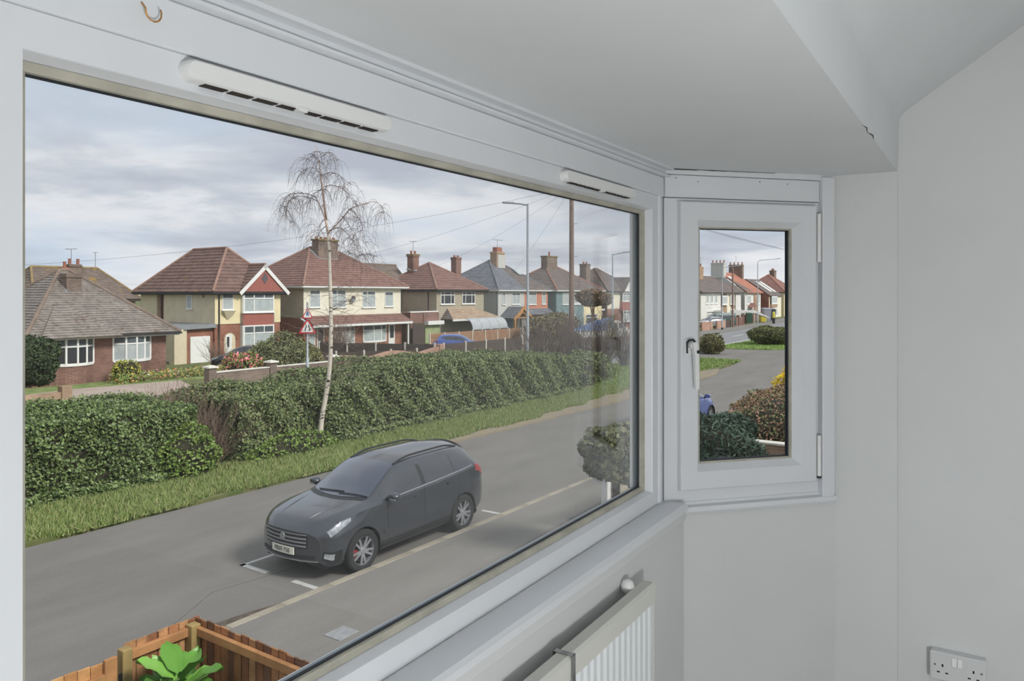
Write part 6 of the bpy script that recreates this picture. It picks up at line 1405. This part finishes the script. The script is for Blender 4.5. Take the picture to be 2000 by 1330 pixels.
def twigs(m, base, n, length, spread, r0, up=0.8, rng=None, branch=2, n_side=3):
    for i in range(n):
        a = rng.uniform(0, 2*math.pi); sp = rng.uniform(0.1, 1)*spread; d = Vector((math.cos(a)*sp, math.sin(a)*sp, up)).normalized(); L = length*rng.uniform(0.6, 1.1)
        p = Vector(base) + Vector((rng.uniform(-0.15, 0.15), rng.uniform(-0.15, 0.15), 0)); pts = [p]
        for k in range(4):
            d = (d + Vector((rng.uniform(-0.25, 0.25), rng.uniform(-0.25, 0.25), rng.uniform(-0.12, 0.12)))).normalized(); p = p + d*L/4; pts.append(p)
        m.tube(pts, [r0, r0*0.8, r0*0.6, r0*0.42, r0*0.25], n_side, False)
        for b in range(branch):
            q = pts[rng.choice((1, 2, 3))]; d2 = (d + Vector((rng.uniform(-0.8, 0.8), rng.uniform(-0.8, 0.8), rng.uniform(-0.3, 0.5)))).normalized(); l2 = L*rng.uniform(0.25, 0.5)
            e1 = q + d2*l2*0.5; e2 = e1 + (d2 + Vector((rng.uniform(-0.3, 0.3), rng.uniform(-0.3, 0.3), rng.uniform(-0.1, 0.2))))*l2*0.5
            m.tube([q, e1, e2], [r0*0.5, r0*0.35, r0*0.2], n_side, False)
def bare_shrub(label, s, t, n, length, spread, mat, r0=0.012, up=0.8, spots=None, seed=1, branch=3, name='bare_shrub'):
    rng = random.Random(seed); o = thing(name, label, 'shrub', street(s, t), SRZ)
    m = MB()
    for (ds, dt) in (spots or [(0, 0)]): twigs(m, (ds, dt, 0.0), n, length, spread, r0, up, rng, branch)
    f = m.build('twigs', mat, o, fix=False); f['kind'] = 'stuff'
    return o
bare_shrub('bare brown thicket filling the gap between the two hedges', 12.2, 18.6, 75, 2.0, 0.8, twig_m, 0.012, spots=[(-0.5, 0), (0.1, -0.4), (0.5, 0.2), (0.0, 0.9), (-0.3, 1.7), (0.5, 1.9)], seed=4)
bare_shrub('grey bare shrubs around the foot of the telegraph pole', 37.5, 21.0, 70, 3.4, 0.55, twig_dark, 0.022, spots=[(-4, 0.2), (-2.5, 1.2), (-1, 0), (0.5, 1.0), (2.2, 0.2), (4.0, 0.8), (6.0, 0.4)], seed=5)
bare_shrub('bare twiggy bush before the white garage door', 29.6, 43.2, 60, 1.9, 0.75, twig_m, 0.016, seed=6)
bare_shrub('bare garden bush before the ivory pair', 39.0, 42.5, 60, 2.9, 0.7, twig_m, 0.018, seed=7, spots=[(0, 0), (1.2, 0.8)])

def bush(name, label, s, t, z, rx, ry, rz_, mat, n, size, cat='shrub', core_m=None, flat=0.0, seed=0, aspect=0.55, extra=None, jit=0.8, trunk=None):
    """leafy bush: lumpy ellipsoid of leaves round a dark core"""
    o = thing(name, label, cat, street(s, t), SRZ); rng = np.random.default_rng(100+seed)
    d = rng.normal(0, 1, (n, 3)); d /= np.linalg.norm(d, axis=1)[:, None]
    ph = rng.uniform(0, 6, 6)
    lump = 1 + 0.10*np.sin(4*d[:, 0]+ph[0]+3*d[:, 2]) + 0.08*np.sin(6*d[:, 1]+ph[1]) + 0.06*np.sin(9*d[:, 2]+ph[2]+5*d[:, 0])
    r = lump*rng.uniform(0.86, 1.04, n)
    P = d*r[:, None]*np.array([rx, ry, rz_]); P[:, 2] += z
    keep = P[:, 2] > 0.03; P = P[keep]; N = d[keep]*np.array([1/rx, 1/ry, 1/rz_])*min(rx, ry, rz_)
    f = fast_mesh('foliage', leaf_verts(P, N, size, rng, aspect, jit), 4, mat, o); f['kind'] = 'stuff'
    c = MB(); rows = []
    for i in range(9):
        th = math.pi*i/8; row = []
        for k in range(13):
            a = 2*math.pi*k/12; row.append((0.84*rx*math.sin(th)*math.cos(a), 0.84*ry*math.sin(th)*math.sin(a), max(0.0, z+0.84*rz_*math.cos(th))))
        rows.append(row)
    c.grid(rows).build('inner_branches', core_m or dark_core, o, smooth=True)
    if trunk: MB().tube([(0, 0, 0), (0.03, 0.02, z-0.5*rz_)], trunk, 8).build('trunk', twig_dark, o)
    return o
yew = leafmat('dark_evergreen_leaves', [(40, 50, 36), (54, 68, 42), (70, 84, 50)], 0.6)
olive = leafmat('olive_shrub_leaves', [(86, 92, 56), (106, 108, 66), (124, 122, 78)], 0.6)
gorse = leafmat('grey_green_needles', [(90, 98, 70), (110, 116, 82), (130, 128, 84)], 0.6)
beech = leafmat('beech_hedge_leaves', [(74, 92, 54), (96, 108, 64), (128, 104, 80), (146, 112, 90), (112, 84, 66)], 0.6)
yellow = leafmat('forsythia_flowers', [(214, 184, 30), (232, 204, 48), (196, 160, 24)], 0.6)
conif = leafmat('blue_green_conifer', [(38, 54, 46), (52, 70, 56), (66, 86, 68)], 0.6)
variegated = leafmat('dull_shrub_leaves', [(66, 74, 48), (86, 92, 60), (106, 108, 74), (124, 120, 92)], 0.6)
brown_leaf = leafmat('brown_topiary_twigs', [(104, 88, 70), (122, 104, 84), (136, 118, 94)], 0.8)
box_leaf = leafmat('mottled_box_leaves', [(72, 74, 42), (92, 92, 52), (110, 104, 62)], 0.6)
pink_fl = leafmat('camellia_leaves_and_flowers', [(74, 92, 44), (96, 110, 56), (122, 132, 70), (104, 118, 60), (214, 110, 122), (226, 140, 140)], 0.6)
bush('clipped_bush', 'rounded dark clipped bush over the low pier wall', 14.6, 34.4, 1.85, 1.45, 1.2, 1.05, yew, 9000, 0.13, seed=1)
bush('flowering_shrub', 'camellia bush covered in pink flowers behind the coped wall', 24.6, 33.7, 0.9, 1.15, 0.7, 0.75, pink_fl, 2600, 0.15, seed=2)
bush('spiky_shrub', 'large grey-green bush between the gabled house and the signs', 27.9, 35.0, 0.9, 1.9, 1.2, 1.35, gorse, 6000, 0.26, seed=3, aspect=0.2)
bush('olive_shrub', 'straggly olive bush beside the black hatchback', 31.0, 36.2, 0.7, 1.0, 0.8, 0.95, olive, 3500, 0.24, seed=4, aspect=0.25)
bush('small_shrub', 'yellow-flecked small shrub under the second bow window', 22.0, 40.0, 0.5, 0.8, 0.4, 0.65, leafmat('yellow_green_leaves', [(112, 126, 58), (134, 142, 64), (150, 152, 70), (196, 182, 80)], 0.6), 900, 0.12, seed=5)
bush('beech_hedge', 'clipped hedge of green and russet leaves above the coped brick wall', 21.5, 5.6, 0.95, 1.55, 1.9, 0.95, beech, 9000, 0.09, 'hedge', seed=6)
bush('russet_hedge', 'low russet hedge between the forsythia and the clipped hedge', 25.3, 6.7, 0.85, 1.9, 1.4, 0.85, leafmat('russet_hedge_leaves', [(104, 112, 64), (126, 112, 78), (150, 112, 92), (132, 92, 76)], 0.6), 8000, 0.10, 'hedge', seed=7)
bush('forsythia', 'bright yellow forsythia in flower beyond the russet hedge', 28.9, 7.0, 1.2, 1.1, 1.0, 1.0, yellow, 4500, 0.10, seed=8, core_m=M('forsythia_core', (150, 124, 30), rough=0.9, var=0.2))
bush('conifer_bush', 'dark feathery conifer bush beside the black wheelie bin', 17.4, 6.3, 0.95, 1.25, 1.2, 0.95, conif, 9000, 0.16, seed=9, aspect=0.25)
bush('overhanging_shrub', 'dull green shrub leaning over the wall by the white gatepost', 11.9, 6.0, 1.9, 0.72, 0.52, 0.52, variegated, 5000, 0.09, seed=10, trunk=0.07)
bush('box_shrub', 'small square mottled shrub on the verge by the junction', 57.5, 20.9, 0.75, 1.1, 1.1, 0.75, box_leaf, 2500, 0.16, seed=11)
bush('mound_shrub', 'big mounded dark green shrub on the grass by the junction', 69.8, 19.9, 0.9, 2.2, 1.9, 0.85, leafmat('mound_leaves', [(62, 70, 38), (86, 92, 48), (108, 108, 60)], 0.6), 6000, 0.16, seed=12)
q = bush('umbrella_tree', 'small brown umbrella-topped tree before the teal and cream pair', 75.6, 41.0, 4.15, 1.9, 1.9, 0.95, brown_leaf, 3500, 0.28, 'tree', seed=13, core_m=twig_m)
for dx in (-0.5, 0.0, 0.45): MB().tube([(0, 0, 0), (0.1*dx, 0, 1.9), (dx, 0.1, 3.4)], [0.14, 0.10, 0.06], 8).build('trunk', twig_m, q)
q = bush('conifer_tree', 'dark green conifer behind the ivory semi-detached pair', 57.6, 66.0, 6.2, 2.6, 2.6, 2.0, leafmat('conifer_green', [(54, 72, 46), (72, 92, 58), (90, 110, 72)], 0.7), 5000, 0.5, 'tree', seed=14, aspect=0.3)
MB().tube([(0, 0, 0), (0, 0, 5.5)], [0.3, 0.2], 8).build('trunk', twig_dark, q)
bush('ivy_clump', 'bright green ivy clump at the corner of the privet hedge', 11.3, 17.6, 0.55, 0.75, 0.5, 0.75, bright_leaf, 2500, 0.10, seed=15)
bush('ivy_clump', 'bright green leafy clump at the hedge foot beside the birch', 14.6, 17.6, 0.25, 1.5, 0.35, 0.42, bright_leaf, 2200, 0.10, seed=16)
bush('brown_hedge', 'tall brown-green hedge behind the boat and lamp', 67.0, 41.0, 1.0, 4.5, 1.2, 1.6, leafmat('brown_green_leaves', [(92, 92, 64), (112, 106, 76), (128, 116, 92)], 0.8), 4500, 0.3, 'hedge', seed=17)
bush('verge_bush', 'green bush below the bare shrubs by the telegraph pole', 34.6, 19.4, 0.6, 2.4, 1.2, 1.0, privet2, 6000, 0.12, seed=18)

# lawn, drive and beds of the bungalow
G('lawn', MB().prism([(15, 38.4), (19, 38.9), (24, 38.2), (31.5, 36.5), (31.5, 41.0), (15, 41.0)], 'z', -0.3, -0.02), lawn_m)
G('driveway', MB().prism([(15.9, 32.4), (21.6, 32.4), (22.5, 34.5), (24, 38.2), (19, 38.9), (15, 38.4), (15.5, 35.5)], 'z', -0.3, -0.03), pave_m)
G('flower_bed', MB().prism([(22.0, 39.6), (31.8, 39.2), (31.8, 41.2), (22.0, 41.1)], 'z', -0.3, 0.0), soil_m)
o = thing('flower_border', 'mixed border of small bright flowers before the bungalow', 'flowers', street(26, 40), SRZ); o['kind'] = 'stuff'
n = 2600; P = np.stack([RNG.uniform(-5, 2.2, n), RNG.uniform(-1.2, 0.3, n), RNG.uniform(0.0, 0.45, n)], 1)
fast_mesh('flowers', leaf_verts(P, np.tile([0, -0.5, 1.0], (n, 1)), 0.16, RNG, 0.4, 0.8), 4, leafmat('border_flowers', [(88, 112, 54), (104, 130, 62), (118, 140, 72), (96, 118, 58), (108, 128, 66), (98, 120, 60), (114, 132, 70), (92, 116, 56), (106, 126, 64), (118, 134, 76), (196, 120, 72), (208, 188, 92), (170, 96, 100), (190, 190, 184)], 0.6), o)

# grass of the verge: single blades
def blades(label, n, sr, tr, hgt, mat, name='grass', wid=0.012, f=None, z=0.05):
    s = RNG.uniform(*sr, n*2); t = RNG.uniform(*tr, n*2)
    if f is not None: k = f(s, t); s, t = s[k][:n], t[k][:n]
    else: s, t = s[:n], t[:n]
    n = len(s); a = RNG.uniform(0, 2*math.pi, n); h_ = hgt*RNG.uniform(0.4, 1.3, n); lean = RNG.normal(0, 0.45, (n, 2))*h_[:, None]
    w = wid*RNG.uniform(0.7, 1.4, n); base = np.stack([s, t, np.full(n, z-0.01)], 1); d = np.stack([np.cos(a)*w, np.sin(a)*w, np.zeros(n)], 1)
    tip = base + np.stack([lean[:, 0], lean[:, 1], h_], 1)
    o = fast_mesh(name, np.stack([base-d, base+d, tip], 1), 3, mat); o.rotation_euler = (0, 0, SRZ); o['kind'] = 'stuff'; o['label'] = label; o['category'] = 'grass'
    return o
grass_m = leafmat('verge_grass_blades', [(88, 108, 54), (106, 126, 64), (122, 138, 78), (136, 144, 92), (148, 140, 102)], 0.6)
blades('rough green grass on the verge before the hedges', 120000, (2.5, 34), (15.25, 18.0), 0.13, grass_m, wid=0.013, f=lambda s, t: t > 15.32 + 0.12*np.sin(s*1.3) + 0.10*np.sin(s*3.1) + np.clip((s-24)/10, 0, 1)*1.0)
blades('short green grass on the verge tip by the junction', 30000, (34, 52), (15.9, 22.5), 0.16, leafmat('bright_grass_blades', [(98, 120, 60), (118, 138, 74), (132, 148, 86)], 0.6), wid=0.03, f=lambda s, t: (t > 16.7) & (t < 22))
blades('mown grass on the corner across the junction', 14000, (64, 90), (16.5, 23), 0.12, leafmat('corner_grass_blades', [(112, 138, 68), (130, 154, 84)], 0.6), wid=0.04, z=0.06, f=lambda s, t: (s-64)*0.6+(t-16.5) > 2.2)

# ================================================================== silver birch
bark_w, t_, p_, o_ = new_mat('birch_bark')
p_.inputs['Roughness'].default_value = 0.8
tcn = t_.nodes.new('ShaderNodeTexCoord'); mp = t_.nodes.new('ShaderNodeMapping'); mp.inputs['Scale'].default_value = (3, 3, 9); t_.links.new(tcn.outputs['Object'], mp.inputs[0])
nz = t_.nodes.new('ShaderNodeTexNoise'); nz.inputs['Scale'].default_value = 1.6; nz.inputs['Detail'].default_value = 5; t_.links.new(mp.outputs[0], nz.inputs['Vector'])
rp = t_.nodes.new('ShaderNodeValToRGB'); rp.color_ramp.elements[0].position = 0.36; rp.color_ramp.elements[0].color = rgb(70, 62, 56); rp.color_ramp.elements[1].position = 0.43; rp.color_ramp.elements[1].color = rgb(214, 204, 188)
t_.links.new(nz.outputs['Fac'], rp.inputs[0]); t_.links.new(rp.outputs[0], p_.inputs['Base Color'])
pink_bark = M('pinkish_upper_bark', (178, 150, 136), rough=0.8, var=0.12, scale=4)
birch_twig = M('birch_twig', (112, 98, 94), rough=0.9, var=0.1, scale=4)
BS, BT = 15.66, 17.78
o = thing('silver_birch', 'slender bare silver birch with white trunk and drooping twigs', 'tree', street(BS, BT), 0.0)
bx, by, _ = street(BS, BT)
kx = 23.0/1500
def bp_(px, py, dy=0.0):      # metres across and up from the foot of the trunk
    return Vector(((px-621)*kx, dy, (876-py)*kx*1.003))
trunk = [(621, 878), (623, 850), (627, 810), (634, 775), (641, 735), (645, 690), (646, 640), (645, 590), (643, 540), (641, 490), (638, 455), (635, 430), (632, 400), (629, 372), (626, 345), (622, 318), (618, 297), (614, 283)]
rad_ = [.085, .080, .074, .070, .066, .062, .058, .055, .050, .046, .042, .036, .030, .025, .019, .013, .009, .005]
tp = [bp_(x, y, 0.06*math.sin(i*0.8)) for i, (x, y) in enumerate(trunk)]
MB().tube(tp[:12], rad_[:12], 12).build('trunk', bark_w, o, smooth=True)
MB().tube(tp[11:], rad_[11:], 8).build('leader', pink_bark, o, smooth=True)
rb = random.Random(21)
def curve_pts(P, n=5):
    out = []
    for i in range(len(P)-1):
        p0 = P[max(i-1, 0)]; p1 = P[i]; p2 = P[i+1]; p3 = P[min(i+2, len(P)-1)]
        for k in range(n):
            t = k/n; out.append(0.5*((2*p1) + (-p0+p2)*t + (2*p0-5*p1+4*p2-p3)*t*t + (-p0+3*p1-3*p2+p3)*t**3))
    out.append(P[-1]); return out
limbs = [([(638, 452), (632, 425), (622, 400), (617, 388), (613, 382)], 0, .024), ([(617, 388), (600, 380), (575, 378), (556, 383), (548, 400), (550, 412)], .25, .014), ([(619, 394), (600, 387), (580, 386), (567, 397), (563, 420), (570, 437)], -.3, .013),
         ([(640, 456), (655, 440), (668, 425), (683, 408), (705, 400), (728, 394), (742, 404), (746, 416)], .2, .022), ([(631, 366), (650, 364), (672, 373), (686, 388), (694, 402)], -.3, .012), ([(636, 442), (622, 452), (614, 466), (611, 482)], .4, .012),
         ([(641, 452), (660, 446), (676, 455), (690, 472), (702, 490), (716, 506)], -.35, .013), ([(622, 318), (606, 302), (594, 305), (590, 312)], .15, .007), ([(624, 310), (640, 300), (650, 312), (654, 320)], -.2, .007), ([(627, 345), (640, 338), (655, 340), (668, 350), (680, 358)], .3, .008),
         ([(626, 340), (612, 330), (603, 335), (602, 350)], -.3, .007), ([(683, 410), (700, 430), (706, 455), (708, 475)], .3, .010), ([(668, 426), (680, 440), (690, 462), (694, 490)], -.2, .010), ([(629, 370), (616, 376), (604, 390), (600, 420), (604, 440)], .2, .010), ([(640, 470), (660, 480), (690, 498), (712, 496), (728, 500)], .3, .009)]
allpts = []
for pts, dy, r0 in limbs:
    P = [bp_(x, y, dy*i/(len(pts)-1)) for i, (x, y) in enumerate(pts)]; C = curve_pts(P)
    MB().tube(C, [r0*(1-0.8*i/(len(C)-1)) for i in range(len(C))], 6).build('branch', pink_bark if r0 > .016 else birch_twig, o, smooth=True)
    allpts.append(C)
tw = MB()
def droop(p, L, drift, r0=0.0055):
    pts = [p]; d = Vector((drift, rb.uniform(-.4, .4), rb.uniform(0.0, .5))).normalized(); n = 6
    for k in range(n):
        d = (d + Vector((rb.uniform(-.08, .08), rb.uniform(-.08, .08), -0.70))).normalized(); p = p + d*L/n; pts.append(p)
    tw.tube(pts, [r0*(1-.75*k/n) for k in range(n+1)], 3, False); return pts
for C in allpts[1:]:
    m_ = max(8, int(len(C)*0.85))
    for i in range(int(m_*1.8)):
        p = C[rb.randrange(len(C)//6, len(C))]; q = droop(p, rb.uniform(0.4, 1.3), rb.uniform(-.45, .45))
        for _k in range(2):
            if rb.random() < .7: droop(q[rb.randrange(1, 5)], rb.uniform(.2, .5), rb.uniform(-.6, .6), .004)
for i in range(70): droop(tp[rb.randrange(11, 17)], rb.uniform(.3, .8), rb.uniform(-.8, .8), .005)
for i in range(60):     # thin epicormic shoots lower down the trunk
    y0 = rb.uniform(560, 760); x0 = np.interp(y0, [t[1] for t in trunk[::-1]], [t[0] for t in trunk[::-1]]); p = bp_(x0, y0, 0)
    sgn = rb.choice((-1, 1)); d = Vector((sgn*rb.uniform(.5, 1.2), rb.uniform(-.7, .7), rb.uniform(-.1, .7))).normalized(); L = rb.uniform(.4, 1.5); pts = [p]
    for k in range(5):
        d = (d + Vector((rb.uniform(-.2, .2), rb.uniform(-.2, .2), rb.uniform(-.25, .12)))).normalized(); p = p + d*L/5; pts.append(p)
    tw.tube(pts, [.009*(1-.8*k/5) for k in range(6)], 3, False)
    for k in range(3):
        q = pts[rb.randrange(2, 6)]; e = q + Vector((sgn*rb.uniform(.1, .4), rb.uniform(-.3, .3), rb.uniform(-.3, .25))); tw.tube([q, q.lerp(e, .5)+Vector((0, 0, .03)), e], [.005, .004, .002], 3, False)
tf = tw.build('twigs', birch_twig, o, fix=False); tf['kind'] = 'stuff'
